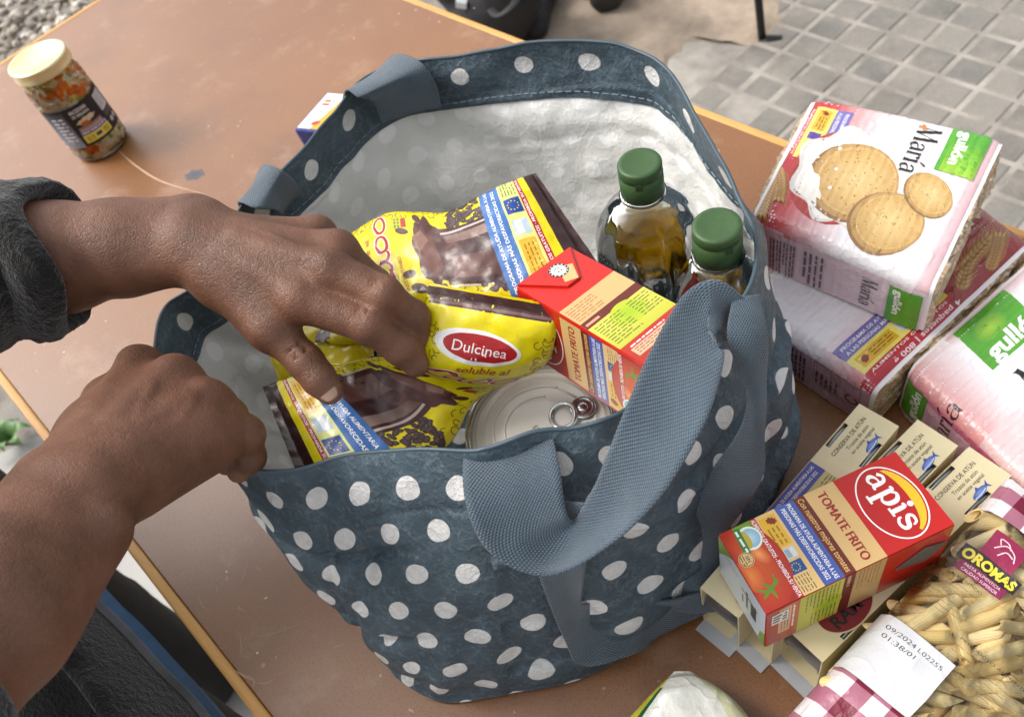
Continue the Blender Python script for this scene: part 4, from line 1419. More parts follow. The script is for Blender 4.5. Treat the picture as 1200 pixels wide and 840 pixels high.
# ------------------------------------------------------------------ tuna packs standing on edge
M_SLEEVE = simple('cream_sleeve', S('#dccfa6'), .42, var=.04, coat=.1)
M_SLEEVE_IN = simple('sleeve_inside', S('#a9a79c'), .7, var=.08)
M_CANGREY = simple('can_grey', S('#8e9296'), .3, .85, var=.05)
def rect_minus(u0, v0, u1, v1, holes):
    """tessellate a rectangle leaving slots out, as vertical strips"""
    xs = sorted({u0, u1, *[h[0] for h in holes], *[h[2] for h in holes]})
    out = []
    for xa, xb in zip(xs[:-1], xs[1:]):
        hs = sorted([h for h in holes if h[0] <= xa + 1e-9 and h[2] >= xb - 1e-9], key=lambda h: h[1])
        y = v0
        for h in hs:
            if h[1] > y:
                out.append((xa, y, xb, h[1]))
            y = h[3]
        if y < v1:
            out.append((xa, y, xb, v1))
    return out
def tuna_pack(label, x, y, yaw, L_, W_=.034, H_=.068, ram=False, eu=False, zb=0.0):
    W2, Mx = box_frame(x, y, zb, yaw, 0, 0)
    X, Y, Z = Mx[:, 0], Mx[:, 1], Mx[:, 2]
    o = thing('tuna_pack', label, 'food pack', group='cream tuna packs standing on edge in a row')
    th = .0009
    V, F = [], []
    def add(c, s):
        v_, f_ = box_vf(c, s)
        k = len(V)
        V.extend(W2(p) for p in v_)
        F.extend(tuple(i + k for i in g) for g in f_)
    add((0, 0, th / 2), (L_, W_, th))                                   # bottom
    for s in (1, -1):
        add((0, s * (W_ / 2 - th / 2), H_ / 2), (L_, th, H_ - 2 * th))    # long faces
    # the top with slots where the can rims poke through
    slots = []
    for k in range(3):
        xc = (k - 1) * .0655
        for s in (1, -1):
            yy = s * (W_ / 2 - .0022)
            slots.append((xc - .013, yy - .0022, xc + .013, yy + .0022 - .0004))
    for (xa, ya, xb, yb) in rect_minus(-L_ / 2, -W_ / 2, L_ / 2, W_ / 2, slots):
        add(((xa + xb) / 2, (ya + yb) / 2, H_ - th / 2), (xb - xa, yb - ya, th))
    # closed far end; open near end with its bottom flap let down
    add((L_ / 2 - th / 2, 0, H_ / 2), (th, W_ - 2 * th, H_ - 2 * th))
    mesh_obj('sleeve', V, F, M_SLEEVE, o)
    fl_ = box_vf((-L_ / 2 - .0055, 0, .0012), (.011, W_ * .96, .0009), eul(0, .08, 0))
    mesh_obj('bottom_flap', [W2(p) for p in fl_[0]], fl_[1], simple('flap_board', S('#b9bdc2'), .6, var=.05), o)
    v_, f_ = box_vf((-L_ / 2 + .012, 0, H_ / 2), (.001, W_ - .003, H_ - .003))
    mesh_obj('inner_divider', [W2(p) for p in v_], f_, M_SLEEVE_IN, o)
    for k in range(3):
        c = W2(((k - 1) * .0655, 0, H_ / 2 - .0004))
        V, F = [], []
        seg = 40
        for (r, yy) in ((0, -.0148), (.0300, -.0148), (.0312, -.0158), (.0326, -.0150), (.0326, -.0138), (.0312, -.0125), (.0312, .0125), (.0326, .0138), (.0326, .0150), (.0312, .0158), (.0300, .0148), (0, .0148)):
            for i in range(seg):
                t = 2 * math.pi * i / seg
                V.append(c + X * r * 1.01 * math.cos(t) + Z * (r * math.sin(t) * 1.045) + Y * yy)
        F = grid_faces(seg, 12, True)
        mesh_obj('can', V, F, M_CANGREY, o, True)
    # print on the top edge: it reads along the pack, towards the far end
    a = Art(plane_map(W2((L_ / 2, -W_ / 2, H_)), X, Y), .05)
    DARK = S('#3f3a2c')
    cw = W_
    a.text('CONSERVA DE ATÚN', -.0305, cw * .70, .0034, DARK, width=.043, bold=.004)
    a.text('Trozos de atún', -.027, cw * .54, .0030, DARK, width=.027, shear=.12)
    a.text('en aceite vegetal', -.027, cw * .405, .0028, DARK, width=.029, shear=.12)
    fc = (-.0265, cw * .19)                                            # small blue fish
    a.ellipse(*fc, .0078, .0027, S('#4460a8'), S('#8197cc'), rot=6, n=24)
    a.poly([(fc[0] + .0066, fc[1] + .0008), (fc[0] + .0108, fc[1] + .0042), (fc[0] + .0094, fc[1] + .0008), (fc[0] + .0106, fc[1] - .0026)], S('#3f5aa2'))
    a.poly([(fc[0] - .002, fc[1] + .0022), (fc[0] + .001, fc[1] + .0050), (fc[0] + .0026, fc[1] + .0020)], S('#3f5aa2'))
    a.ellipse(fc[0] - .0056, fc[1] + .0002, .0004, .0004, BLACK, n=6)
    a.stroke([(fc[0] - .007, fc[1] - .0014), (fc[0], fc[1] - .0014), (fc[0] + .006, fc[1] - .0004)], .0009, S('#c5d0e6'), n=8)
    if eu:
        a.rect(-.128, cw * .60, -.066, cw * .985, S('#4d4f9a'))
        a.text('PROGRAMA DE AYUDA ALIMENTARIA A LAS', -.097, cw * .87, .0026, WHITE, width=.056, bold=.012)
        a.text('PERSONAS MÁS DESFAVORECIDAS 2022', -.097, cw * .73, .0026, WHITE, width=.052, bold=.012)
        a.rect(-.128, cw * .06, -.066, cw * .60, S('#c7bb78'))
        a.rect(-.0885, cw * .24, -.0795, cw * .46, S('#1c4a86'))
        a.greek(-.078, cw * .16, -.067, cw * .52, 5, S('#5f6a34'), 3, .35)
        a.rect(-.124, cw * .14, -.098, cw * .5, S('#c99a2c'))
        a.greek(-.120, cw * .18, -.100, cw * .46, 3, S('#8a7a2a'), 5, .4)
    a.build('edge_print', INK_CARD, o)
    if ram:
        a = Art(plane_map(W2((L_ / 2, -W_ / 2, H_)), X, Y), .05)
        a.ellipse(-.160, cw * .46, .0235, .0158, S('#d9c79c'), rot=0, n=40)
        a.ellipse(-.160, cw * .46, .0225, .0148, S('#7c1a20'), rot=0, n=40)
        a.text('RAM', -.163, cw * .34, .0085, S('#1f1716'), width=.0255, bold=.03)
        a.build('oval_print', INK_CARD, o)
    return o
tuna_pack('cream tuna pack nearest the bag, with a purple and yellow aid panel', -.1374, .2683, 1.545, .2004, eu=True)
tuna_pack('middle cream tuna pack, mostly under the red tomato carton', -.1040, .2772, 1.4659, .2060)
tuna_pack('cream tuna pack with a dark red oval on its edge beside the pasta', -.0668, .2800, 1.435, .2005, ram=True)
tuna_pack('cream tuna pack almost wholly hidden under the clear bag of pasta', -.0240, .2720, 1.400, .2005)
# ------------------------------------------------------------------ biscuit packs
m, n, l, b = mat_new('wrapped_end')
v = coords(n, l, scale=(1, 1, 1))
f = noise(n, l, v, 240, 4, .7)
l.new(ramp(n, l, f, [(.3, S('#8c6c4a')), (.5, S('#b79a76')), (.62, S('#d9cbb8')), (.75, S('#a98a64'))]), b.inputs['Base Color'])
b.inputs['Roughness'].default_value = .3
b.inputs['Coat Weight'].default_value = .5
bump(n, l, b, noise(n, l, v, 130, 4, .7), .8, .005)
M_END = m
M_WRAP = simple('white_wrapper', S('#e4dfe0'), .35, var=.03, coat=.3)
GREEN = S('#4f9a2a')
def marta(art, cx, cy, h, col, layer=None):
    """the name in tall thin-and-thick letters; h: capital height, centred"""
    t, T = .035 * h, .135 * h
    art.k += 1
    L_ = art.k
    def st(pts, w, nn=None):
        art.stroke([(cx + (x - 1.30) * h, cy + (y - .5) * h) for x, y in pts], np.array(w) * h, col, n=nn)
    # M
    st([(.06, 0), (.16, 1.0)], [.035, .035])
    st([(.16, 1.0), (.42, .0)], [.14, .14])
    st([(.42, .0), (.72, 1.0)], [.035, .035])
    st([(.72, 1.0), (.80, 0)], [.14, .14])
    for x0, x1, y in ((-.04, .17, .015), (.68, .94, .015), (.06, .2, .985), (.66, .82, .985)):
        st([(x0, y), (x1, y)], [.03, .03])
    # a
    def a_(x):
        st([(x + .05, .42), (x + .16, .57), (x + .33, .55), (x + .37, .40), (x + .37, .12), (x + .46, .02)], [.11, .05, .08, .12, .12, .04], 18)
        st([(x + .36, .36), (x + .12, .30), (x + .02, .16), (x + .12, .0), (x + .28, .05), (x + .37, .16)], [.03, .05, .13, .07, .04, .03], 20)
    a_(1.0)
    # r
    st([(1.56, .54), (1.64, .56), (1.66, .4), (1.66, 0)], [.04, .1, .13, .13], 10)
    st([(1.55, .015), (1.80, .015)], [.03, .03])
    st([(1.68, .38), (1.76, .55), (1.90, .55), (1.92, .46)], [.035, .05, .1, .12], 12)
    # i with its accent
    st([(2.02, .54), (2.10, .56), (2.12, .4), (2.12, 0)], [.04, .1, .13, .13], 10)
    st([(2.0, .015), (2.25, .015)], [.03, .03])
    st([(2.10, .72), (2.28, .96)], [.05, .11])
    a_(2.36)
def biscuit(art, cu, cv, r, ry=None, rot=0, seed=0):
    ry = ry or r
    art.ellipse(cu + r * .05, cv - ry * .06, r * 1.03, ry * 1.03, S('#8a6a40'), rot=rot, n=40)
    art.ellipse(cu, cv, r, ry, S('#b08b55'), S('#d3b27a'), rot=rot, n=44)
    art.ellipse(cu - r * .03, cv + ry * .04, r * .9, ry * .9, S('#c6a468'), S('#dec390'), rot=rot, n=40)
    art.ellipse(cu - r * .03, cv + ry * .04, r * .84, ry * .84, S('#bf9a5e'), S('#d6b980'), rot=rot, n=40)
    rr = random.Random(seed)
    a = rad(rot)
    for k in range(44):
        t, q = rr.uniform(0, 6.28), math.sqrt(rr.random()) * .8
        x, y = r * q * math.cos(t), ry * q * math.sin(t)
        art.ellipse(cu + x * math.cos(a) - y * math.sin(a), cv + x * math.sin(a) + y * math.cos(a), r * .022, ry * .018, S('#9a682f'), n=6)
    for k in range(60):
        t = 2 * math.pi * k / 60
        x, y = r * .89 * math.cos(t), ry * .89 * math.sin(t)
        art.ellipse(cu + x * math.cos(a) - y * math.sin(a), cv + x * math.sin(a) + y * math.cos(a), r * .013, ry * .013, S('#a8743a'), n=5)
def wheat(art, pts, s):
    P = catmull(np.array(pts), 12)
    d = unit(np.gradient(P, axis=0))
    for k in range(12):
        for sg in (1, -1, 0):
            nrm_ = np.array([-d[k, 1], d[k, 0]]) * sg
            c = P[k] + nrm_ * s * .42
            ang = math.degrees(math.atan2(d[k, 1], d[k, 0])) + sg * 26
            art.ellipse(c[0], c[1], s * .62, s * .27, S('#8a5f2a'), S('#d2a765'), rot=ang, n=12)
            e = c + (d[k] + nrm_ * .5) * s * 1.3
            art.stroke([c, e], s * .05, S('#c79d5c'))
def eu_panel(a, u0, v0, w, h, flip=False):
    """aid-programme panel: purple band over a yellow one"""
    a.rect(u0, v0 + h * .56, u0 + w, v0 + h, S('#6f68a8'))
    a.text('PROGRAMA DE AYUDA ALIMENTARIA', u0 + w / 2, v0 + h * .86, h * .10, WHITE, width=w * .9, bold=.01, rot=0)
    a.text('A LAS PERSONAS MÁS DESFAVORECIDAS', u0 + w / 2, v0 + h * .68, h * .10, WHITE, width=w * .9, bold=.01)
    a.rect(u0, v0, u0 + w, v0 + h * .56, S('#e2d268'))
    a.rect(u0 + w * .05, v0 + h * .1, u0 + w * .45, v0 + h * .46, S('#d6a52e'))
    a.ellipse(u0 + w * .11, v0 + h * .28, w * .035, h * .1, S('#7b2c14'), wob=.3)
    a.greek(u0 + w * .18, v0 + h * .16, u0 + w * .43, v0 + h * .42, 3, S('#8a6418'), 4, .4)
    a.rect(u0 + w * .5, v0 + h * .12, u0 + w * .64, v0 + h * .46, S('#5a3f92') if flip else S('#c3ccd2'))
    a.greek(u0 + w * .70, v0 + h * .1, u0 + w * .97, v0 + h * .48, 4, S('#7d7436'), 6, .35)
def biscuit_pack(label, top, bot, W, H, T, art_fn, seed=0):
    """top, bot: four corners each, in reading order top-left, top-right, bottom-right, bottom-left"""
    top, bot = np.array(top, float), np.array(bot, float)
    r = .011
    def hexa(x, y, z):
        sx, sy, sz = x / W, y / H, z / T
        sx, sy, sz = (np.asarray(q)[..., None] for q in (sx, sy, sz))
        tt = top[0] * (1 - sx) * sy + top[1] * sx * sy + top[2] * sx * (1 - sy) + top[3] * (1 - sx) * (1 - sy)
        bb = bot[0] * (1 - sx) * sy + bot[1] * sx * sy + bot[2] * sx * (1 - sy) + bot[3] * (1 - sx) * (1 - sy)
        return tt * sz + bb * (1 - sz)
    q = math.pi / 2 * r
    segs = [T - r, q, W - 2 * r, q, T - r]
    cum = np.concatenate([[0], np.cumsum(segs)])
    P_ = cum[-1]
    def prof(w):
        """arc length from the foot of the left side -> x, z, and outward direction"""
        w = np.clip(w, 0, P_)
        x = np.select([w <= cum[1], w <= cum[2], w <= cum[3], w <= cum[4]],
                      [0 * w, r - r * np.cos((w - cum[1]) / r), r + w - cum[2], W - r + r * np.sin((w - cum[3]) / r)], W + 0 * w)
        z = np.select([w <= cum[1], w <= cum[2], w <= cum[3], w <= cum[4]],
                      [w, T - r + r * np.sin((w - cum[1]) / r), T + 0 * w, T - r + r * np.cos((w - cum[3]) / r)], T - r - (w - cum[4]))
        return x, z
    Lm = cum[1] + q * .5 - r * .0
    def surf(w, y, off):
        x, z = prof(w)
        e = 1e-4
        p = hexa(x, y, z)
        xa, za = prof(w + e)
        xb, zb = prof(w - e)
        n_ = unit(np.cross(hexa(xa, y, za) - hexa(xb, y, zb), hexa(x, y + e, z) - hexa(x, y - e, z)))
        topn = np.clip((z - (T - r)) / r, 0, 1)
        edge = np.clip(np.minimum(y, H - y) / .012, 0, 1)
        d = (.00022 * np.sin(y * 2 * math.pi / .0068) + .0011 * np.abs(np.sin(x / W * math.pi * 4)) ** .6 * topn) * edge
        d = d + .0013 * vnoise(p, 38, seed) * (1 - .4 * edge) + .0003 * vnoise(p, 120, seed) + (edge - 1) * .003
        return p + n_ * (d + off)[..., None]
    o = thing('biscuit_pack', label, 'biscuit pack', group='packs of wheat biscuits')
    nw, ny = 90, 110
    ws, ys = np.linspace(0, P_, nw), np.linspace(0, H, ny)
    Wg, Yg = np.meshgrid(ws, ys)
    V = surf(Wg.ravel(), Yg.ravel(), np.zeros(Wg.size))
    mesh_obj('wrapper', V, grid_faces(nw, ny), M_WRAP, o, True)
    for yv, nm in ((H, 1), (0, 0)):
        base = V.reshape(ny, nw, 3)[-1 if nm else 0]
        inn = base.mean(0)
        out = hexa(np.array([W / 2]), np.array([H * 1.03 if nm else -H * .03]), np.array([T * .5]))[0] - hexa(np.array([W / 2]), np.array([H if nm else 0.]), np.array([T * .5]))[0]
        rows = [base]
        for k, f_ in enumerate((.97, .9, .72, .45, .15)):
            ww = inn + (base - inn) * f_ + out * (.5 + .8 * k / 4) * .55
            ww = ww + unit(out) * (.004 * vnoise(base * 1.0, 95, seed + k))[:, None]
            rows.append(ww)
        VV_ = np.concatenate(rows)
        mesh_obj('gathered_end', VV_, grid_faces(nw, len(rows)), M_END, o, True)
    a = Art(lambda u, v_, off: surf(np.asarray(u) + cum[1] + q * .5, np.asarray(v_), np.asarray(off) + 0 * np.asarray(u)), .0027, clip=(-cum[1] - q * .5 + .001, .0035, P_ - cum[1] - q * .5 - .001, H - .0035))
    art_fn(a, W, H, T)
    a.build('wrapper_print', INK_FILM, o, base=.0005, step=.000002)
    # torn zigzag of wrapper left at the gathered end
    return o
PINK, CRIM = S('#d98a86'), S('#a51a2a')
def marta_art(a, W, H, T):
    side = T - .004
    a.rect(-side, 0, W + side, H, S('#e7e2e4'))
    # red falling from the bottom and the left corner
    a.rect(-side, 0, W + side, H * .16, CRIM, S('#c04a4c'))
    a.rect(-side, H * .16, W + side, H * .50, S('#c04a4c'), S('#e7e2e4'))
    a.rect(-side, H * .88, W + side, H, S('#e7e2e4'), S('#d9a9ae'))
    a.rect(-side, H * .10, -.004, H, S('#c98d95'), S('#d7a9b4'))
    a.rect(W + .004, H * .12, W + side, H, S('#dcb8bf'), S('#e3d3da'))
    a.rect(W + .000, 0, W + side, H * .2, S('#a5182a'), S('#dcb8bf'))
    # EU panel at the bottom, red line below
    eu_panel(a, W * .08, H * .055, W * .42, H * .20, True)
    a.rect(W * .08, H * .03, W * .50, H * .055, S('#b5202a'))
    a.text('ALIMENTOS GRATUITOS', W * .29, H * .042, H * .013, WHITE, width=W * .38, bold=.01)
    a.text('4 paquetes | 800 g', W * .30, H * .018, H * .024, S('#e8cfd0'), width=W * .34, bold=.02, rot=180)
    # milk splash with biscuit
    a.ellipse(W * .54, H * .34, W * .34, H * .26, S('#a83a34'), n=40)
    a.ellipse(W * .52, H * .41, W * .37, H * .30, S('#d3cdc6'), wob=.16, seed=1.3, n=60)
    a.ellipse(W * .52, H * .41, W * .345, H * .275, S('#e8e4de'), wob=.13, seed=1.3, n=60)
    biscuit(a, W * .545, H * .42, W * .265, H * .225, rot=12, seed=1)
    a.ellipse(W * .66, H * .22, W * .15, H * .045, S('#e6e1da'), rot=30, wob=.4, seed=2)
    for k in range(9):
        a.ellipse(W * (.22 + .07 * k), H * (.30 + .025 * math.sin(k * 2.3) + (.33 if k % 2 else 0)), W * .012, H * .010, S('#ece8e3'), n=10)
    biscuit(a, W * .73, H * .665, W * .195, H * .175, rot=-10, seed=3)
    biscuit(a, W * .49, H * .79, W * .145, H * .105, rot=40, seed=5)
    wheat(a, [(W * .62, H * .02), (W * .72, H * .07), (W * .82, H * .10)], H * .045)
    wheat(a, [(W * .70, H * .015), (W * .82, H * .03), (W * .95, H * .05)], H * .045)
    # name and green flag
    marta(a, W * .215, H * .655, H * .118, BLACK)
    a.rect(W * .03, H * .755, W * .33, H * .945, GREEN)
    a.rect(W * .10, H * .78, W * .33, H * .945, S('#4f9a2a'), S('#93bf36'), vertical=False)
    a.text('gullón', W * .155, H * .83, H * .055, WHITE, width=W * .23, bold=.035)
    a.ellipse(W * .07, H * .62, W * .02, H * .014, S('#d27a2a'), wob=.4)
    # right side of the pack
    s0 = W + .010
    a.rect(s0 - .002, H * .80, W + side, H * .965, GREEN)
    a.text('gullón', s0 + .017, H * .855, H * .040, WHITE, width=.032, bold=.035)
    marta(a, s0 + .018, H * .70, H * .085, BLACK)
    a.greek(s0, H * .32, W + side - .004, H * .45, 4, S('#5c4a54'), 3, .42)
    a.greek(s0, H * .12, W + side - .004, H * .28, 8, S('#4a3a44'), 5, .42)
    # left side
    a.rect(-side, H * .80, -.012, H * .965, GREEN)
    a.text('gullón', -.030, H * .865, H * .045, WHITE, width=.036, bold=.035)
    marta(a, -.030, H * .69, H * .10, S('#3a2228'))
    a.greek(-side + .004, H * .42, -.012, H * .56, 4, S('#55333c'), 3, .45)
    a.greek(-side + .004, H * .12, -.012, H * .36, 11, S('#3f2a30'), 5, .5)
def marta_back(a, W, H, T):
    side = T - .004
    a.rect(-side, 0, W + side, H, S('#e4dfe3'))
    a.rect(-side, 0, W + side, H * .10, CRIM, S('#b73a44'))
    a.rect(-side, H * .10, W + side, H * .42, S('#d08a8c'), S('#e4dfe3'))
    a.rect(-side, .0, -.008, H, S('#b98a9a'), S('#cdbcc9'))
    a.rect(W * .50, 0, W + side, H * .40, S('#8d2a2c'), S('#b56a62'))
    eu_panel(a, W * .02, H * .11, W * .50, H * .22)
    a.rect(W * .02, H * .075, W * .52, H * .11, S('#b5202a'))
    a.text('ALIMENTOS GRATUITOS', W * .27, H * .092, H * .016, WHITE, width=W * .45, bold=.01)
    a.text('4 paquetes | 800 g', W * .34, H * .045, H * .028, S('#e8cfd0'), width=W * .40, bold=.02, rot=180)
    wheat(a, [(W * .60, H * .10), (W * .72, H * .18), (W * .86, H * .20)], H * .055)
    wheat(a, [(W * .76, H * .07), (W * .84, H * .12), (W * .90, H * .17)], H * .05)
    a.greek(-side + .004, H * .45, -.010, H * .80, 12, S('#3b3440'), 5, .5)
    s1 = -.010
    for (u0, v0, u1, v1) in ((s1 - .030, H * .08, s1 - .0295, H * .40), (s1, H * .08, s1 + .0005, H * .40), (s1 - .03, H * .08, s1, H * .083), (s1 - .03, H * .397, s1, H * .40)):
        a.rect(u0, v0, u1, v1, S('#4a4450'))
    a.greek(s1 - .028, H * .22, s1 - .012, H * .39, 5, S('#4a4450'), 8, .45)
    a.ring(s1 - .020, H * .13, .006, .006, .0016, BLACK, a0=20, a1=330)
def marta_wide(a, W, H, T):
    side = T - .004
    a.rect(-side, 0, W + side, H, S('#e7e3e6'))
    a.rect(-side, H * .90, W + side, H, S('#e7e2e4'), S('#d9b4b8'))
    a.rect(-.006, H * .42, W * .24, H, S('#d88a86'), S('#e7e2e5'), vertical=False)
    a.rect(-.006, 0, W * .55, H * .42, S('#e3bcbc'), S('#e7e2e5'), vertical=False)
    a.rect(-side, 0, -.006, H, S('#d8b4c4'), S('#d9a6b8'))
    a.rect(-.012, 0, -.005, H, S('#c0446a'), S('#d98aa2'))
    a.rect(W * .29, H - .056, W * .66, H - .005, GREEN)
    a.ellipse(W * .45, H - .024, .018, .013, S('#4f9a2a'), S('#9fc63c'))
    a.text('gullón', W * .335, H - .043, .0165, WHITE, width=.060, bold=.035, align='L')
    marta(a, W * .62, H - .088, .036, BLACK)
    a.ellipse(W * .70, H * .12, .05, .045, S('#d3cdc6'), wob=.16, seed=1.3, n=60)
    biscuit(a, W * .72, H * .12, .04, rot=12, seed=1)
    a.rect(-side + .004, H - .033, -.008, H - .004, GREEN)
    a.text('gullón', -.029, H - .020, .0105, WHITE, width=.036, bold=.035)
    marta(a, -.026, H - .055, .021, S('#3a1f2a'))
    a.greek(-side + .004, H * .42, -.014, H * .48, 2, S('#55333c'), 3, .45)
    a.greek(-side + .004, H * .08, -.012, H * .36, 12, S('#3f2a30'), 5, .5)
def lower(P, dz, shrink=0.0):
    P = np.array(P, float)
    c = P.mean(0)
    Q = c + (P - c) * (1 - shrink)
    Q[:, 2] = dz if np.isscalar(dz) else np.array(dz)
    return Q
# lower pack, its bottom edge towards the third pack
t2 = [at(862, 352, .060), at(1075, 178, .060), at(1212, 282, .060), at(1026, 458, .060)]
biscuit_pack('white and red biscuit pack lying at the bottom, under the crossed pack', t2, lower(t2, .002), .150, .135, .058, marta_back, 2)
t1 = [at(1180, 158, .128), at(1094, 338, .122), at(880, 252, .122), at(955, 110, .130)]
biscuit_pack('white and red biscuit pack on top of another, green flag at its gathered end', t1, lower(t1, (.070, .064, .063, .068)), .150, .150, .062, marta_art, 4)
P3ART = None
t3 = [at(1062, 432, .061), at(1222, 290, .061), at(1390, 440, .061), at(1222, 588, .061)]
biscuit_pack('white and pink biscuit pack at the edge of the picture, brand reading upwards', t3, lower(t3, .002), .165, .165, .058, marta_wide, 9)

# ------------------------------------------------------------------ cocoa packs
M_COCOA_BACK = simple('brown_film', S('#3a1d18'), .3, var=.1, coat=.4)
M_COCOA_YEL = simple('yellow_film', S('#d8c40c'), .3, var=.06, coat=.4)
def pillow_pack(name, label, cat, EL, ER, thick, mat, art_fn, inkm, group=None, seed=0, crumple=.0016, taper=True, back=None, endp=.42, nu=60, nv=110):
    """soft pack between its two long edges (px, py, z), from the top seal down. art u 0..1 across, v 0..1 from the top seal"""
    A = catmull(np.array([at(*p) for p in EL]), 200)
    B = catmull(np.array([at(*p) for p in ER]), 200)
    cl = np.concatenate([[0], np.cumsum(np.linalg.norm(np.diff((A + B) / 2, axis=0), axis=1))])
    L_ = cl[-1]
    W_ = np.linalg.norm(A - B, axis=1).mean()
    tt = cl / L_
    def interp(E, v):
        return np.stack([np.interp(v, tt, E[:, k]) for k in range(3)], -1)
    def surf(u, v, off, sgn=1):
        u, v = np.clip(np.asarray(u, float), 0, 1), np.clip(np.asarray(v, float), 0, 1)
        a, b_ = interp(A, v), interp(B, v)
        e = .004
        n_ = unit(np.cross(b_ - a, (interp(A, np.clip(v - e, 0, 1)) + interp(B, np.clip(v - e, 0, 1))) - (interp(A, np.clip(v + e, 0, 1)) + interp(B, np.clip(v + e, 0, 1)))))
        seal = np.clip(np.minimum(v, 1 - v) / .07, 0, 1)
        prof = np.clip(1 - (2 * u - 1) ** 2, 0, 1) ** endp * np.clip(np.minimum(v - .03, .97 - v) / .16, 0, 1) ** .6
        p = a * (1 - u[..., None]) + b_ * u[..., None]
        d = sgn * thick / 2 * prof
        p0 = p + n_ * d[..., None]
        cr = crumple * (vnoise(p0, 32, seed) + .6 * vnoise(p0, 75, seed + 1)) * (.3 + .7 * seal) + .0007 * vnoise(p0, 150, seed + 2)
        cr = cr + .0012 * np.sin(u * 40) * (1 - seal) ** 2
        return p0 + n_ * (cr * np.sign(sgn) * (.35 + .65 * np.clip(prof * 3, 0, 1)) + off)[..., None]
    o = thing(name, label, cat, group=group)
    ug, vg = np.meshgrid(np.linspace(0, 1, nu), np.linspace(0, 1, nv))
    V = surf(ug.ravel(), vg.ravel(), np.full(ug.size, -.0010))
    V2 = surf(ug.ravel(), vg.ravel(), np.full(ug.size, -.0034), -1)
    F = grid_faces(nu, nv)
    mesh_obj('front_sheet', V, [f[::-1] for f in F], mat, o, True)
    mesh_obj('back_sheet', V2, F, back or mat, o, True)
    if art_fn:
        a = Art(lambda u, v, off: surf(np.asarray(u) / W_, 1 - np.asarray(v) / L_, np.asarray(off) + 0 * np.asarray(u)), .0032, clip=(.0004, .0004, W_ - .0004, L_ - .0004))
        art_fn(a, W_, L_)
        a.build('printed_front', inkm, o, base=.0006, step=.000002)
    return o, surf, W_, L_
YEL, CHOC = S('#dccb06'), S('#4a2720')
def cocoa_art(a, W, L):
    v = lambda t: L * (1 - float(np.interp(t, [0, .065, .215, .305, .405, .465, .545, .755, 1], [0, .055, .160, .228, .318, .365, .485, .725, 1])))
    a.rect(0, 0, W, L, YEL)
    a.rect(0, v(.065), W, L, S('#3a1d1a'))
    a.rect(0, v(.058), W, v(.048), S('#6b4a48'))
    # swirls along the two margins
    r = random.Random(5)
    for sg in (0, 1):
        for k in range(34):
            t = .14 + .60 * k / 34
            u = (W * r.uniform(.012, .13)) if sg == 0 else W * r.uniform(.87, .988)
            a.ring(u, v(t), W * r.uniform(.02, .035), W * r.uniform(.02, .035), W * .008, S('#8a7408'), a0=r.uniform(0, 180), a1=r.uniform(230, 420), n=14)
    # brand oval
    t_ = np.linspace(0, 2 * math.pi, 40, endpoint=False)
    oc = (W * .44, v(.215))
    a.ellipse(oc[0], oc[1], W * .335, L * .052, S('#e8e6e2'), rot=-3, n=44)
    a.ellipse(oc[0] + W * .02, oc[1], W * .285, L * .040, S('#a51a1c'), rot=-3, n=44)
    a.text('Dulcinea', oc[0] + W * .015, oc[1] - L * .002, L * .030, WHITE, width=W * .42, shear=.12, rot=-3)
    # name
    a.text('soluble al', W * .52, v(.305), L * .020, S('#a5452a'), width=W * .42, bold=.02)
    def script_cao(cx, cy, h, w, col, extra, lay):
        q = lambda pts: [(cx + x * w, cy + y * h) for x, y in pts]
        s_ = lambda pts, ww: a.stroke(q(pts), np.array(ww) * h + extra, col, n=30)
        s_([(-.42, .62), (-.30, .95), (-.16, .9), (-.14, .7), (-.3, .96), (-.5, .6), (-.42, .12), (-.22, .05), (-.10, .2)], [.1, .12, .14, .1, .1, .22, .2, .14, .1])
        s_([(.0, .62), (-.16, .6), (-.20, .25), (-.08, .05), (.02, .3), (.03, .62), (.03, .2), (.10, .04), (.16, .12)], [.12, .14, .18, .14, .12, .16, .18, .14, .1])
        s_([(.28, .66), (.17, .45), (.19, .14), (.30, .05), (.40, .22), (.40, .5), (.30, .67), (.26, .6)], [.14, .18, .18, .15, .17, .18, .14, .1])
        s_([(.62, .66), (.50, .45), (.52, .14), (.64, .05), (.76, .2), (.78, .5), (.66, .68), (.58, .62)], [.14, .18, .18, .15, .17, .18, .14, .1])
    a.k += 1
    lay = a.k
    script_cao(W * .44, v(.405), L * .075, W * .62, S('#e5d7c0'), .0022, lay)
    a.k += 1
    script_cao(W * .44, v(.405), L * .075, W * .62, S('#a31d16'), 0, a.k)
    a.text('INSTANTÁNEO', W * .30, v(.445), L * .012, S('#a5452a'), width=W * .3, bold=.01)
    # stamp
    a.ellipse(W * .80, v(.465), W * .075, L * .030, S('#c4b41e'), n=20)
    a.greek(W * .74, v(.478), W * .86, v(.452), 2, S('#3f7d2a'), 4, .6)
    a.rect(W * .74, v(.496), W * .86, v(.481), S('#a5331d'))
    # chocolate splash and the bar
    a.ellipse(W * .49, v(.545), W * .36, L * .062, S('#4c2a24'), wob=.20, seed=3.1, n=70)
    for cu, cv, ru, rot in ((.14, .485, .075, 60), (.28, .470, .055, 100), (.70, .480, .06, 70), (.85, .53, .06, 20), (.10, .555, .06, -10)):
        a.ellipse(W * cu, v(cv), W * ru, W * ru * .55, S('#4c2a24'), rot=rot, n=18)
    a.ellipse(W * .47, v(.535), W * .29, L * .045, S('#5c3831'), S('#7c564b'), wob=.18, seed=1.1, n=50)
    a.poly([(W * .22, v(.545)), (W * .46, v(.515)), (W * .60, v(.55)), (W * .36, v(.585))], S('#6b453b'))
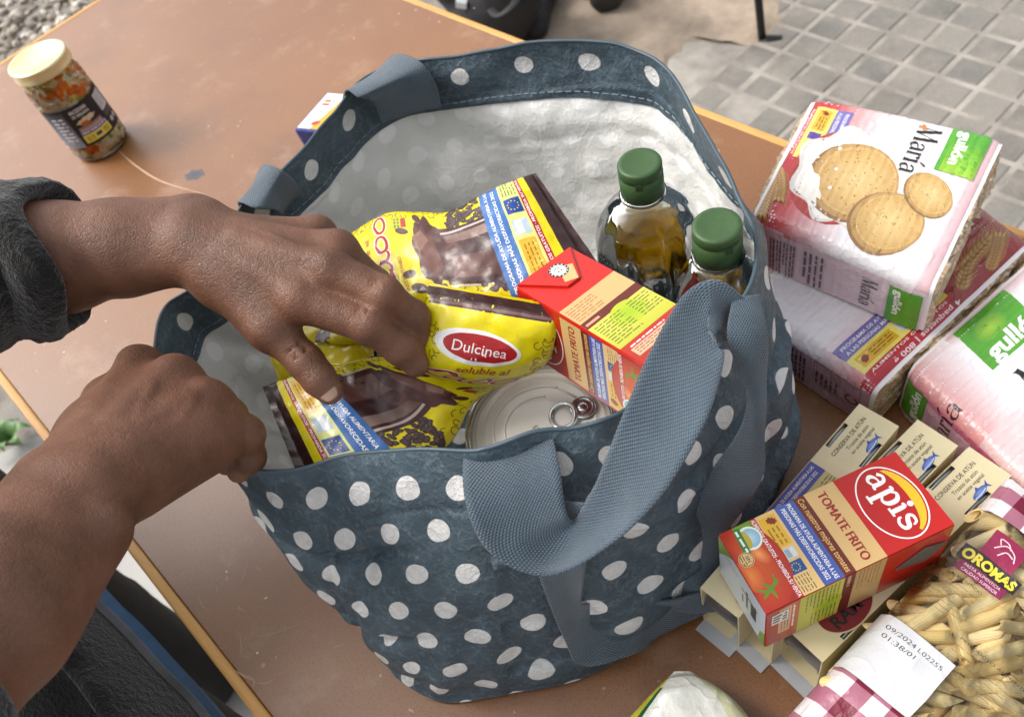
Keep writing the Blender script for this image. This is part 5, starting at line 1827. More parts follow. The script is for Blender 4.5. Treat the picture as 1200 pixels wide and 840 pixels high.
    a.poly([(W * .46, v(.515)), (W * .62, v(.505)), (W * .70, v(.535)), (W * .60, v(.55))], S('#8a6a5c'))
    a.rect(W * .14, v(.755), W * .74, v(.575), S('#3c1f1b'), S('#4c2a25'))
    a.rect(W * .20, v(.755), W * .42, v(.60), S('#4c2a26'), S('#76554c'))
    a.rect(W * .43, v(.755), W * .56, v(.60), S('#33191a'), S('#4a2a28'))
    a.rect(W * .57, v(.755), W * .66, v(.60), S('#8e736a'), S('#5e4038'))
    a.stroke([(W * .68, v(.60)), (W * .70, v(.68)), (W * .70, v(.755))], W * .022, S('#b8a8a0'), n=10)
    a.stroke([(W * .12, v(.58)), (W * .13, v(.66)), (W * .13, v(.755))], W * .014, S('#c9c2ba'), n=10)
    a.stroke([(W * .18, v(.585)), (W * .36, v(.605)), (W * .44, v(.59)), (W * .52, v(.61)), (W * .66, v(.59))], W * .05, S('#4c2a24'), n=24)
    a.stroke([(W * .50, v(.60)), (W * .56, v(.635)), (W * .50, v(.65)), (W * .46, v(.63))], W * .035, S('#5c3831'), n=18)
    r = random.Random(8)
    for k in range(46):
        cu, t = r.uniform(.74, .97), r.uniform(.635, .752)
        a.ellipse(W * cu, v(t), W * .035, W * .02, S('#35201f'), S('#6c5654'), rot=r.uniform(0, 180), n=10)
        a.stroke([(W * (cu - .02), v(t)), (W * (cu + .02), v(t))], W * .005, S('#231415'))
    for k in range(12):
        cu, t = r.uniform(.08, .16), r.uniform(.69, .752)
        a.ellipse(W * cu, v(t), W * .032, W * .02, S('#35201f'), S('#6c5a66'), rot=r.uniform(0, 180), n=10)
    # aid panel
    a.rect(0, v(.825), W, v(.755), S('#3a68a6'))
    a.text('PROGRAMA DE AYUDA ALIMENTARIA A LAS', W / 2, v(.776), L * .013, WHITE, width=W * .94, bold=.015)
    a.text('PERSONAS MÁS DESFAVORECIDAS 2022', W / 2, v(.802), L * .013, WHITE, width=W * .90, bold=.015)
    a.rect(0, v(.890), W, v(.825), S('#cfd27c'))
    a.rect(W * .06, v(.882), W * .42, v(.833), S('#d9a92c'))
    a.greek(W * .10, v(.876), W * .38, v(.840), 3, S('#8f6c12'), 4, .35)
    a.rect(W * .46, v(.882), W * .60, v(.833), S('#aebdc8'))
    a.rect(W * .47, v(.862), W * .59, v(.842), S('#dfe5e8'))
    a.rect(W * .66, v(.885), W * .80, v(.832), S('#163f86'))
    for k in range(10):
        t = 2 * math.pi * k / 10
        a.ellipse(W * .73 + W * .04 * math.cos(t), v(.858) + W * .04 * math.sin(t), W * .006, W * .006, S('#d8bd2c'), n=5)
    a.greek(W * .83, v(.885), W * .98, v(.832), 5, S('#5e7a2c'), 5, .35)
    a.rect(0, v(.908), W, v(.890), S('#a5182a'))
    a.text('ALIMENTOS GRATUITOS · PROHIBIDA SU VENTA', W / 2, v(.899), L * .0095, WHITE, width=W * .96, bold=.02)
    a.rect(0, v(.935), W, v(.908), YEL)
    a.rect(0, 0, W, v(.935), S('#341a19'))
EL = [(368, 402, .196), (420, 400, .2), (492, 366, .208), (556, 356, .212), (606, 352, .214), (660, 338, .216), (708, 318, .216)]
ER = [(392, 292, .2), (418, 272, .205), (462, 250, .214), (522, 252, .222), (566, 232, .23), (602, 213, .236), (628, 203, .238)]
pillow_pack('cocoa_pack', 'yellow cocoa pack lying flat at the back, dark end against the white lining', 'cocoa pack', EL, ER, .024, M_COCOA_YEL, cocoa_art, INK_FOIL, 'cocoa packs in the bag', 3, back=M_COCOA_YEL)
EL = [(502, 333, .252), (498, 372, .240), (492, 412, .226), (470, 418, .218), (430, 420, .212), (392, 430, .206), (350, 440, .200), (308, 454, .195)]
ER = [(653, 358, .252), (651, 396, .228), (638, 426, .200), (590, 446, .180), (552, 476, .172), (520, 525, .170), (430, 560, .184), (352, 566, .188)]
pillow_pack('cocoa_pack', 'yellow cocoa pack in front under the hand, its dark sealed top standing up', 'cocoa pack', EL, ER, .022, M_COCOA_YEL, cocoa_art, INK_FOIL, 'cocoa packs in the bag', 8, back=M_COCOA_YEL)
EL = [(436, 372, .188), (440, 410, .188), (446, 450, .184)]
ER = [(300, 356, .180), (312, 400, .178), (330, 450, .172)]
def cocoa_margin(a, W, L):
    a.rect(0, 0, W, L, YEL)
    a.ellipse(W * .30, L * .92, W * .06, L * .10, S('#7c2a14'))
    for k in range(4):
        a.stroke([(W * (.10 + .012 * k), L * .3), (W * (.06 + .012 * k), L)], W * .004, S('#5c5208'))
    a.rect(W * .55, 0, W, L, S('#38201c'))
pillow_pack('cocoa_pack', 'yellow and brown cocoa pack almost hidden below the gripping fingers', 'cocoa pack', EL, ER, .02, M_COCOA_YEL, cocoa_margin, INK_FOIL, 'cocoa packs in the bag', 12)

# ------------------------------------------------------------------ small blue and white pack behind the bag
bpk = thing('flour_pack', 'small dark blue and white pack standing on the table behind the bag', 'food pack')
bt = [at(343, 152, .075), at(383, 107, .075), at(470, 116, .075), at(425, 160, .075)]
bb = [np.array([p[0], p[1], .001]) for p in bt]
bb = [b_ + .004 * np.array([math.sin(k), math.cos(k), 0]) for k, b_ in enumerate(bb)]
V = bt + bb
F = [(0, 3, 2, 1), (0, 1, 5, 4), (1, 2, 6, 5), (2, 3, 7, 6), (3, 0, 4, 7), (4, 5, 6, 7)]
bo = mesh_obj('paper_body', V, F, simple('dark_blue_paper', S('#1d2f78'), .4, var=.1, nscale=40, bstr=.5, bscale=90, bdist=.003), bpk)
bevel_obj(bo, .004, 3)
x_ = unit(bt[1] - bt[0])
y_ = unit(np.cross((0, 0, 1.0), x_))
Wb, Hb = np.linalg.norm(bt[1] - bt[0]), np.linalg.norm(bt[3] - bt[0])
f_ = plane_map(bt[3] if False else bt[0], unit(bt[3] - bt[0]), unit(bt[1] - bt[0]))
a = Art(plane_map(bt[0], unit(bt[3] - bt[0]), unit(bt[1] - bt[0])), .02)
g = .004
a.rect(g, g, Hb - g, Wb - g, S('#e6e2da'))
a.greek(Hb * .10, Wb * .62, Hb * .24, Wb * .80, 2, S('#c8452a'), 3, .6)
a.text('Harina', Hb * .20, Wb * .50, Wb * .10, S('#4a4a7a'), width=Hb * .24, rot=12)
a.poly([(Hb * .22, g), (Hb * .36, g), (Hb * .46, Wb - g), (Hb * .34, Wb - g)], S('#e2a52a'))
a.poly([(Hb * .36, g), (Hb * .5, g), (Hb * .6, Wb - g), (Hb * .46, Wb - g)], S('#f0d25a'))
a.ellipse(Hb * .235, Wb * .20, Hb * .05, Wb * .06, S('#cf3a1c'), wob=.3)
a.rect(Hb * .84, g, Hb - g, Wb - g, S('#1d2f78'))
a.build('top_print', INK_PAPER, bpk)

# ------------------------------------------------------------------ white bag with a yellow and green stripe at the near edge
M_RICE = simple('white_film', S('#dcdcd2'), .35, var=.05, nscale=30, bstr=.5, bscale=60, bdist=.004, coat=.3)
def rice_art(a, W, L):
    a.rect(0, 0, W, L, S('#dcdcd3'))
    a.rect(W * .0, 0, W * .13, L * .95, S('#c8c23a'))
    a.rect(W * .13, 0, W * .19, L * .86, S('#1f5a38'))
    a.rect(W * .86, 0, W, L * .95, S('#cfd0a8'))
EL = [(792, 786, .034), (752, 826, .030), (702, 884, .026), (660, 936, .02)]
ER = [(806, 786, .034), (850, 812, .032), (884, 850, .03), (918, 930, .022)]
pillow_pack('rice_bag', 'white plastic bag corner with a yellow and green stripe at the near edge', 'bag', EL, ER, .045, M_RICE, rice_art, ink('rice_ink', .33, crumple=.5, cscale=60, coat=.3), seed=21, crumple=.003, endp=.5)

# ------------------------------------------------------------------ bag of pasta quills
K = [np.array(at(*p)) for p in ((905, 866, .072), (1184, 562, .086), (1412, 772, .058), (1160, 1090, .046))]
# K0 bottom-left end, K1 top-left end, K2 top-right end, K3 bottom-right end; v along K0->K1, u across
PL = (np.linalg.norm(K[1] - K[0]) + np.linalg.norm(K[2] - K[3])) / 2
PW = (np.linalg.norm(K[3] - K[0]) + np.linalg.norm(K[2] - K[1])) / 2
PT = .050
def pasta_surf(u, v, off, sgn=1):
    u, v = np.clip(np.asarray(u, float), 0, 1), np.clip(np.asarray(v, float), 0, 1)
    p = K[0] * ((1 - u) * (1 - v))[..., None] + K[3] * (u * (1 - v))[..., None] + K[1] * ((1 - u) * v)[..., None] + K[2] * (u * v)[..., None]
    n_ = unit(np.cross(K[3] - K[0], K[1] - K[0]))
    prof = np.clip(1 - (2 * u - 1) ** 2, 0, 1) ** .34 * np.clip(np.minimum(v, 1 - v) / .22, 0, 1) ** .55
    p0 = p + n_ * (sgn * PT / 2 * prof)[..., None]
    d = .0024 * vnoise(p0, 42, 5) + .0016 * vnoise(p0, 95, 6)
    return p0 + n_ * (d * (.3 + .7 * prof) * sgn + off)[..., None]
pasta = thing('pasta_bag', 'clear bag of ridged pasta quills with red gingham ends and a white sticker', 'pasta bag')
nu, nv = 90, 140
ug, vg = np.meshgrid(np.linspace(0, 1, nu), np.linspace(0, 1, nv))
M_CLEAR = film('clear_film', (.985, .985, .97), .05, 1.5, bscale=48, bstr=.4)
F = grid_faces(nu, nv)
mesh_obj('clear_film', pasta_surf(ug.ravel(), vg.ravel(), np.full(ug.size, .0018)), F, M_CLEAR, pasta, True)
mesh_obj('back_film', pasta_surf(ug.ravel(), vg.ravel(), np.full(ug.size, -.0010), -1), [q[::-1] for q in F], simple('back_film', S('#d8b870'), .4, var=.2, nscale=60), pasta, True)
# one quill: tube with slanted ends and shallow ridges
m, n, l, b = mat_new('durum_pasta')
oi = n.new('ShaderNodeObjectInfo')
base = ramp(n, l, oi.outputs['Random'], [(0, S('#e6c67c')), (.5, S('#edd292')), (1, S('#f4e0ac'))])
v = coords(n, l)
l.new(mixc(n, l, 1.0, base, ramp(n, l, noise(n, l, v, 300, 3), [(.3, (.94, .94, .92)), (.7, (1, 1, 1))]), 'MULTIPLY'), b.inputs['Base Color'])
b.inputs['Roughness'].default_value = .45
M_PASTA = m
def quill(Lq, R_, seg=36, bend=0):
    V = []
    rows = []
    for rr, side in ((R_, 0), (R_, 1), (R_ * .70, 1), (R_ * .70, 0)):
        row = []
        for i in range(seg):
            t = 2 * math.pi * i / seg
            r2 = rr * (1 + (.016 if i % 2 else -.016)) if rr == R_ else rr
            x = (Lq / 2 if side else -Lq / 2) + r2 * math.cos(t) * 1.25
            row.append(len(V))
            V.append((x, r2 * math.cos(t), r2 * math.sin(t)))
        rows.append(row)
    F = []
    for a_, b_ in ((0, 1), (1, 2), (2, 3), (3, 0)):
        for i in range(seg):
            k = (i + 1) % seg
            F.append((rows[a_][i], rows[a_][k], rows[b_][k], rows[b_][i]))
    return V, F
V, F = quill(.036, .0043)
q0 = mesh_obj('quill', V, F, M_PASTA, pasta)
protos = [q0.data]
V, F = quill(.040, .0046)
me2 = bpy.data.meshes.new('quill')
me2.from_pydata(V, [], F)
me2.materials.append(M_PASTA)
protos.append(me2)
rp = random.Random(14)
first = True
nP = unit(np.cross(K[3] - K[0], K[1] - K[0]))
placed = []
tries = 0
layers = ((.0010, 150, .0122), (.0066, 105, .0130), (.0125, 40, .013))
ux, uy = unit(K[3] - K[0]), unit(K[1] - K[0])
for depth, count, gap in layers:
    k = 0
    local = []
    tries = 0
    while k < count and tries < 9000:
        tries += 1
        u, v_ = rp.uniform(.05, .80), rp.uniform(.20, .93)
        ang = rp.gauss(.75, .42) if rp.random() < .82 else rp.uniform(0, 3.14)
        c = pasta_surf(np.array([u]), np.array([v_]), np.array([0.]))[0]
        dv = ux * math.cos(ang) + uy * math.sin(ang)
        ok = True
        for (c2, d2) in local:
            dd = c - c2
            if np.linalg.norm(dd) > .036:
                continue
            # sample distance between the two axes
            s_ = np.linspace(-.013, .013, 4)
            P1 = c + np.outer(s_, dv)
            P2 = c2 + np.outer(s_, d2)
            if np.min(np.linalg.norm(P1[:, None] - P2[None], axis=2)) < gap * .58:
                ok = False
                break
        if not ok:
            continue
        # keep both ends inside the bag
        e = .014
        uu = u + np.array([-1, 1]) * e * math.cos(ang) / PW
        vv2 = v_ + np.array([-1, 1]) * e * math.sin(ang) / PL
        if uu.min() < .015 or uu.max() > .99 or vv2.min() < .14 or vv2.max() > .97:
            continue
        pe = pasta_surf(uu, vv2, np.zeros(2))
        local.append((c, dv))
        k += 1
        o = q0 if first else bpy.data.objects.new('quill', protos[rp.random() < .5])
        if not first:
            COL.objects.link(o)
            o.parent = pasta
        first = False
        xd = unit(pe[1] - pe[0])
        zd = unit(nP - xd * (nP @ xd))
        yd = np.cross(zd, xd)
        roll = rp.uniform(0, 6.28)
        yd2 = yd * math.cos(roll) + zd * math.sin(roll)
        zd2 = np.cross(xd, yd2)
        pos = (pe[0] + pe[1]) / 2 - nP * (.0052 + depth + rp.uniform(0, .0015))
        o.matrix_local = Matrix(((xd[0], yd2[0], zd2[0], pos[0]), (xd[1], yd2[1], zd2[1], pos[1]), (xd[2], yd2[2], zd2[2], pos[2]), (0, 0, 0, 1)))
# print on the film
def pasta_print(name, maxlen, ink_, draw, base=.0023):
    a = Art(lambda u, v, off: pasta_surf(np.asarray(u) / PW, np.asarray(v) / PL, np.asarray(off) + 0 * np.asarray(u)), maxlen)
    draw(a)
    a.build(name, ink_, pasta, base=base, step=.000004)
INK_GING = ink('gingham_ink', .38, crumple=.4, cscale=70, coat=.05, spec=.35)
def gingham(a, only=0):
    s = .0118
    REDG, MID, WH = S('#6f0d2c'), S('#a5687b'), S('#dcd4d5')
    for v0, v1 in (((-.002, PL * .255), (PL * .865, PL))[only],):
        nx_, ny_ = int(PW / s) + 1, int((v1 - v0) / s) + 1
        for i in range(nx_):
            for j in range(ny_):
                x0, y0 = i * s, v0 + j * s
                x1, y1 = min(x0 + s, PW), min(y0 + s, v1)
                if x1 <= x0 or y1 <= y0:
                    continue
                a.rect(x0, max(0, y0), x1, y1, REDG if (i % 2 and j % 2) else (MID if (i % 2 or j % 2) else WH), layer=1)
pasta_print('gingham_end', .0045, INK_GING, gingham)
pasta_print('gingham_end', .0045, INK_GING, lambda a: gingham(a, 1))
# place the label and sticker from the photograph by inverting the film's own (u, v)
def film_uv(px, py):
    best = None
    uu, vv3 = np.meshgrid(np.linspace(0, 1, 160), np.linspace(0, 1, 160))
    P = pasta_surf(uu.ravel(), vv3.ravel(), np.zeros(uu.size))
    c = (P - np.array([0, 0, CAM_H])) @ CAM_ROT
    e = (c[:, 0] / c[:, 2] * FOCAL_PX + 600 - px) ** 2 + (c[:, 1] / c[:, 2] * FOCAL_PX + 420 - py) ** 2
    k = e.argmin()
    return uu.ravel()[k] * PW, vv3.ravel()[k] * PL
lu, lv = film_uv(1164, 662)
def oromas(a):
    a.rect(lu - .011, lv - .001, lu + .011, lv + .021, S('#8d1745'))
    for pts in ([(-.006, .009), (-.001, .015), (.005, .013), (.008, .008)], [(-.002, .006), (.001, .011), (.006, .010)], [(-.004, .013), (-.006, .017), (-.001, .017), (.002, .014)]):
        a.stroke([(lu + x, lv + y) for x, y in pts], .0008, S('#e6c8cf'), n=16)
    a.rect(lu - .019, lv - .0085, lu + .019, lv + .0015, S('#1d1a1a'))
    a.text('OROMAS', lu, lv - .0035, .0066, S('#e6cf3a'), width=.035, bold=.045)
    a.rect(lu - .0155, lv - .0165, lu + .0155, lv - .009, S('#7c1a44'))
    a.text('PASTA ALIMENTICIA', lu, lv - .0108, .0020, S('#e3cfd6'), width=.024)
    a.text('CALIDAD SUPERIOR', lu, lv - .0142, .0020, S('#e3cfd6'), width=.024)
pasta_print('brand_label', .003, INK_FILM, oromas)
su, sv = film_uv(1052, 778)
def sticker(a):
    a.rect(su - .0235, sv - .0225, su + .0235, sv + .0225, S('#cccdd0'))
    a.text('09/2024 L02255', su + .001, sv + .0150, .0030, S('#2b2b2f'), width=.037)
    a.text('01:38/01', su - .006, sv + .0092, .0030, S('#2b2b2f'), width=.021)
pasta_print('date_sticker', .003, ink('sticker_paper', .5, crumple=.35, cscale=50), sticker, base=.0028)
def lines(a):
    for (px, py, w_, rows) in ((1100, 690, .040, 4), (1150, 805, .05, 3)):
        cu, cv = film_uv(px, py)
        a.greek(cu - w_ / 2, cv - .012, cu + w_ / 2, cv + .012, rows * 2, S('#8a6c3c'), 3, .10)
        a.text('PRODUCTO ALIMENTICIO', cu, cv + .015, .0018, S('#4a3a20'), width=w_)
pasta_print('film_text', .004, INK_FILM, lines)
# ------------------------------------------------------------------ the person reaching into the bag
m, n, l, b = mat_new('dark_skin')
v = coords(n, l)
c = ramp(n, l, noise(n, l, v, 26, 4, .6), [(.28, S('#573724')), (.52, S('#704a36')), (.78, S('#835a45'))])
pores = noise(n, l, v, 1100, 2, .5)
c = mixc(n, l, 1.0, c, ramp(n, l, pores, [(.3, (.84, .82, .80)), (.6, (1, 1, 1))]), 'MULTIPLY')
vc = n.new('ShaderNodeAttribute')
vc.attribute_name = 'Tone'
c = mixc(n, l, vc.outputs['Fac'], c, S('#8a6250'))
l.new(c, b.inputs['Base Color'])
b.inputs['Roughness'].default_value = .50
b.inputs['Specular IOR Level'].default_value = .5
b.inputs['Subsurface Weight'].default_value = .03
b.inputs['Subsurface Radius'].default_value = (.002, .001, .0006)
b.inputs['Subsurface Scale'].default_value = 1.0
vor = n.new('ShaderNodeTexVoronoi')
vor.feature = 'DISTANCE_TO_EDGE'
vor.inputs['Scale'].default_value = 520
l.new(v, vor.inputs['Vector'])
hgt_ = math_(n, l, 'ADD', math_(n, l, 'MULTIPLY', ramp(n, l, vor.outputs[0], [(0, (0, 0, 0)), (.12, (1, 1, 1))]), .5), noise(n, l, v, 240, 3, .6))
wr_ = math_(n, l, 'ADD', noise(n, l, v, 95, 5, .7), math_(n, l, 'MULTIPLY', creases(n, l, v, 120, 14), -.28))
bump(n, l, b, math_(n, l, 'ADD', hgt_, math_(n, l, 'MULTIPLY', wr_, 1.6)), .38, .0012)
M_SKIN = m
A3 = lambda px, py, z: at(px, py, z)
def finger(prims, pts, k=.004):
    for (a_, ra), (b_, rb) in zip(pts[:-1], pts[1:]):
        prims.append((a_, b_, ra, rb, k))
    for (a_, ra) in pts[1:-1]:                       # knuckle swell
        prims.append((a_ + np.array([0, 0, .0005]), a_ + np.array([0, 0, .0005]), ra * .98, ra * .98, .005))
# ---- left arm and hand (the one reaching in, palm down)
W0 = A3(212, 279, .302)
LE, LF = A3(-190, 335, .345), A3(70, 302, .312)
Lp = []
up_ = np.array([0, 0, 1.0])
Lp.append((LE, LF, .050, .0385, .01))
Lp.append((LF, A3(140, 290, .306), .0385, .0320, .012))
fw = unit(A3(300, 320, .29) - W0)
sw = unit(np.cross(fw, up_))                       # to the thumb side
Lp.append((A3(140, 290, .306), W0, .0320, .0235, .012))
Lp.append((A3(140, 282, .306), A3(214, 262, .300), .026, .0205, .012))
Lp.append((A3(150, 306, .303), A3(222, 302, .296), .024, .0190, .012))
Lp.append((A3(236, 250, .304), A3(244, 252, .304), .0120, .0120, .014))       # wrist bone
MI, MM, MR, MP = A3(352, 352, .280), A3(388, 318, .286), A3(396, 294, .276), A3(372, 275, .262)
for M_, ra, rb in ((MI, .0185, .0150), (MM, .0185, .0150), (MR, .0180, .0145), (MP, .0180, .0140)):
    Lp.append((W0 + (M_ - W0) * .12, M_ - np.array([0, 0, .002]), ra, rb, .014))
Lp.append((A3(290, 300, .278), A3(345, 325, .266), .020, .017, .014))
for M_ in (MI, MM, MR, MP):                            # knuckles and tendons
    Lp.append((M_ + (0, 0, .0022), M_ + (0, 0, .0022), .0118, .0118, .010))
for M_ in (MI, MM, MR):
    d_ = M_ - W0
    Lp.append((W0 + d_ * .45 + (0, 0, .0150), M_ + (0, 0, .0090), .0032, .0040, .009))
finger(Lp, [(MI, .0148), (A3(432, 380, .264), .0128), (A3(470, 408, .240), .0115), (A3(487, 426, .226), .0098)])
finger(Lp, [(MM, .0146), (A3(449, 346, .272), .0126), (A3(484, 372, .248), .0112), (A3(492, 402, .228), .0096)])
finger(Lp, [(MR, .0132), (A3(440, 334, .252), .0112), (A3(466, 358, .228), .0098), (A3(476, 382, .212), .0088)])
finger(Lp, [(MP, .0118), (A3(416, 310, .240), .0098), (A3(440, 334, .220), .0086), (A3(452, 354, .206), .0078)])
TC, TM, TI, TT = A3(262, 328, .284), A3(318, 384, .266), A3(358, 424, .248), A3(386, 458, .232)
Lp.append((W0 + (TC - W0) * .3, TC, .020, .0195, .014))
Lp.append((TC, TM, .0195, .0150, .012))
Lp.append((A3(300, 330, .275), TM, .018, .0128, .016))          # web of the thumb
Lp.append((TM, TI, .0140, .0122, .006))
Lp.append((TI, A3(374, 444, .240), .0125, .0118, .005))
Lp.append((A3(374, 444, .240), TT, .0118, .0098, .004))
# creases: thin carved lines over the knuckles and the folds
for M_, f_ in ((A3(432, 380, .264), MI), (A3(449, 346, .272), MM), (TI, TM)):
    d_ = unit(M_ - f_)
    s_ = unit(np.cross(d_, up_))
    for o_ in (-.003, 0, .003):
        c_ = M_ + d_ * o_ + (0, 0, .0136 if M_ is not TI else .0130)
        Lp.append((c_ - s_ * .006, c_ + s_ * .006, .0006, .0006, -.0022))
# ---- right arm and hand (gripping the rim of the bag, seen from the back)
Rp = []
WR = A3(82, 598, .318)
RE, RF = A3(-330, 1080, .40), A3(-24, 722, .348)
Rp.append((RE, RF, .050, .0375, .01))
Rp.append((RF, WR, .0350, .0255, .014))
Rp.append((A3(-20, 700, .35), A3(58, 566, .318), .028, .0205, .014))
Rp.append((A3(22, 742, .345), A3(106, 632, .312), .0235, .0190, .014))
Rp.append((A3(122, 622, .318), A3(128, 618, .318), .011, .011, .012))
QI, QM, QR, QP = A3(164, 430, .268), A3(206, 442, .272), A3(244, 470, .262), A3(270, 502, .248)
for M_, ra, rb in ((QI, .0215, .0170), (QM, .0205, .0165), (QR, .0205, .0160), (QP, .0200, .0150)):
    Rp.append((WR + (M_ - WR) * .1, M_ - np.array([0, 0, .004]), ra, rb, .016))
Rp.append((A3(120, 520, .280), A3(190, 480, .262), .026, .022, .016))
Rp.append((A3(150, 560, .285), A3(235, 520, .258), .024, .019, .016))
for M_, r_2 in ((QI, .0122), (QM, .0128), (QR, .0112), (QP, .0108)):
    Rp.append((M_ + (0, 0, .0040), M_ + (0, 0, .0040), r_2, r_2, .007))
for M_ in (QI, QM, QR):
    d_ = M_ - WR
    Rp.append((WR + d_ * .5 + (0, 0, .0175), M_ + (0, 0, .0105), .0030, .0042, .009))
finger(Rp, [(QI, .0140), (A3(212, 452, .238), .0122), (A3(232, 486, .212), .0105), (A3(216, 505, .200), .0092)])
finger(Rp, [(QM, .0142), (A3(242, 466, .240), .0124), (A3(262, 506, .212), .0107), (A3(245, 525, .198), .0094)])
finger(Rp, [(QR, .0136), (A3(268, 488, .240), .0120), (A3(283, 524, .214), .0104), (A3(266, 542, .198), .0092)])
finger(Rp, [(QP, .0124), (A3(290, 508, .240), .0108), (A3(294, 536, .222), .0094), (A3(280, 552, .206), .0084)])
Rp.append((A3(96, 540, .300), A3(128, 470, .262), .022, .017, .014))          # thumb, tucked under on the far side
Rp.append((A3(128, 470, .262), A3(178, 452, .232), .0150, .0125, .008))
Rp.append((A3(178, 452, .232), A3(215, 470, .214), .0125, .0100, .006))
# grooves between the folded fingers, veins on the back of both hands
def vein(prims, pts, r_2=.0012, k_=.0045):
    q = catmull(np.array(pts), len(pts) * 5)
    for a_, b_ in zip(q[:-1], q[1:]):
        prims.append((a_, b_, r_2, r_2, k_))
def on_back(prims, px, py, zs=np.linspace(.36, .22, 120)):
    """first point of the hand met going down at this place in plan"""
    for z in zs:
        p = at(px, py, z)
        for q in prims:
            a_, b_ = np.asarray(q[0]), np.asarray(q[1])
            ab = b_ - a_
            t = np.clip((p - a_) @ ab / (ab @ ab + 1e-12), 0, 1)
            if np.linalg.norm(p - a_ - t * ab) < q[2] + (q[3] - q[2]) * t and (len(q) < 5 or q[4] > 0):
                return p
    return at(px, py, .27)
base_R, base_L = list(Rp), list(Lp)
for line in ([(120, 560), (150, 520), (165, 480), (180, 452)], [(150, 560), (180, 520), (215, 490), (228, 462)], [(165, 480), (190, 478), (215, 490)]):
    vein(Rp, [on_back(base_R, *p) for p in line], .0013)
for line in ([(235, 285), (275, 290), (315, 312), (350, 322)], [(250, 262), (300, 272), (345, 290)]):
    vein(Lp, [on_back(base_L, *p) for p in line], .0012)
# torso, neck and shoulders inside the clothes join both arms
SHL, SHR = np.array([-1.02, -.36, .60]), np.array([-.62, -.44, .62])
Tp = [(np.array([-.80, -.40, -.12]), np.array([-.82, -.40, .55]), .13, .14, .05), (SHL, SHR, .06, .06, .05), (SHL, LE, .055, .050, .03), (SHR, RE, .055, .050, .03)]
lV, lF = sdf_body(Lp, .0019, .008)
rV, rF = sdf_body(Rp, .0020, .008)
tV, tF = sdf_body(Tp, .016, .05)
for V_ in (lV, rV):
    pass
V = np.concatenate([lV, rV, tV])
F = np.concatenate([lF, rF + len(lV), tF + len(lV) + len(rV)])
person = thing('person', 'person in a dark fleece jacket, one hand in the bag, the other gripping its rim', 'person')
me = bpy.data.meshes.new('body')
me.vertices.add(len(V))
me.vertices.foreach_set('co', V.astype(np.float32).ravel())
me.loops.add(len(F) * 4)
me.loops.foreach_set('vertex_index', F.astype(np.int32).ravel())
me.polygons.add(len(F))
me.polygons.foreach_set('loop_start', np.arange(0, len(F) * 4, 4, dtype=np.int32))
me.update(calc_edges=True)
# paler skin towards the palm side and the fingertips
tone = np.zeros(len(V))
for p_, r_2 in ((TT, .016), (A3(487, 426, .226), .013), (A3(491, 400, .228), .012), (A3(275, 548, .21), .02)):
    tone = np.maximum(tone, .75 * np.clip(1.35 - np.linalg.norm(V - p_, axis=1) / r_2, 0, 1))
tone += .12 * np.clip(vnoise(V, 30, 2), 0, 1)
ta = me.attributes.new('Tone', 'FLOAT', 'POINT')
ta.data.foreach_set('value', tone.astype(np.float32))
link_mesh('body', me, M_SKIN, person, True)
# thumb nail and index nail
M_NAIL = simple('fingernail', S('#a98672'), .28, var=.06, bstr=.05, coat=.4)
def nail(tip, prev, r, w, ln, lift, side=0.0):
    d_ = unit(tip - prev)
    s_ = unit(np.cross(d_, up_))
    n_ = unit(np.cross(s_, d_))
    n_, s_ = n_ * math.cos(side) + s_ * math.sin(side), s_ * math.cos(side) - n_ * math.sin(side)
    V = []
    for i in range(9):
        t = i / 8
        for j in range(9):
            a_ = (j / 8 - .5) * 2
            x = ln * (t - .55)
            ww = w * (1 - .35 * max(0, t - .7) / .3 * abs(a_)) * (1 - .25 * (1 - t) ** 3)
            th_ = a_ * ww / r
            V.append(tip + d_ * (x - .0012 * a_ * a_ * (1 if t > .5 else -1) * t) + s_ * r * math.sin(th_) + n_ * (r * math.cos(th_) - .0006 * t * t + lift))
    o = mesh_obj('fingernail', V, grid_faces(9, 9), M_NAIL, person, True)
    sm = o.modifiers.new('thickness', 'SOLIDIFY')
    sm.thickness = .0006
    sm.offset = -1
nail(TT, A3(374, 444, .240), .0100, .0072, .0125, .0004, .25)
# ---- clothes
m, n, l, b = mat_new('dark_fleece')
v = coords(n, l)
f = noise(n, l, v, 190, 4, .7)
l.new(ramp(n, l, f, [(.3, S('#0f0f0e')), (.6, S('#1c1b1a')), (.8, S('#2f2d2b'))]), b.inputs['Base Color'])
b.inputs['Roughness'].default_value = .95
b.inputs['Specular IOR Level'].default_value = .15
b.inputs['Sheen Weight'].default_value = .35
b.inputs['Sheen Roughness'].default_value = .5
bump(n, l, b, f, 1.0, .004)
M_FLEECE = m
def cloth_obj(name, prims, h, k, mat, amp=.003, fs=45):
    V, F = sdf_body(prims, h, k)
    V = V + unit(V - V.mean(0)) * (amp * vnoise(V, fs, 4) + amp * .7 * vnoise(V, fs * 3, 5))[:, None]
    return mesh_obj(name, V, F, mat, person, True)
ax_ = unit(LF - LE)
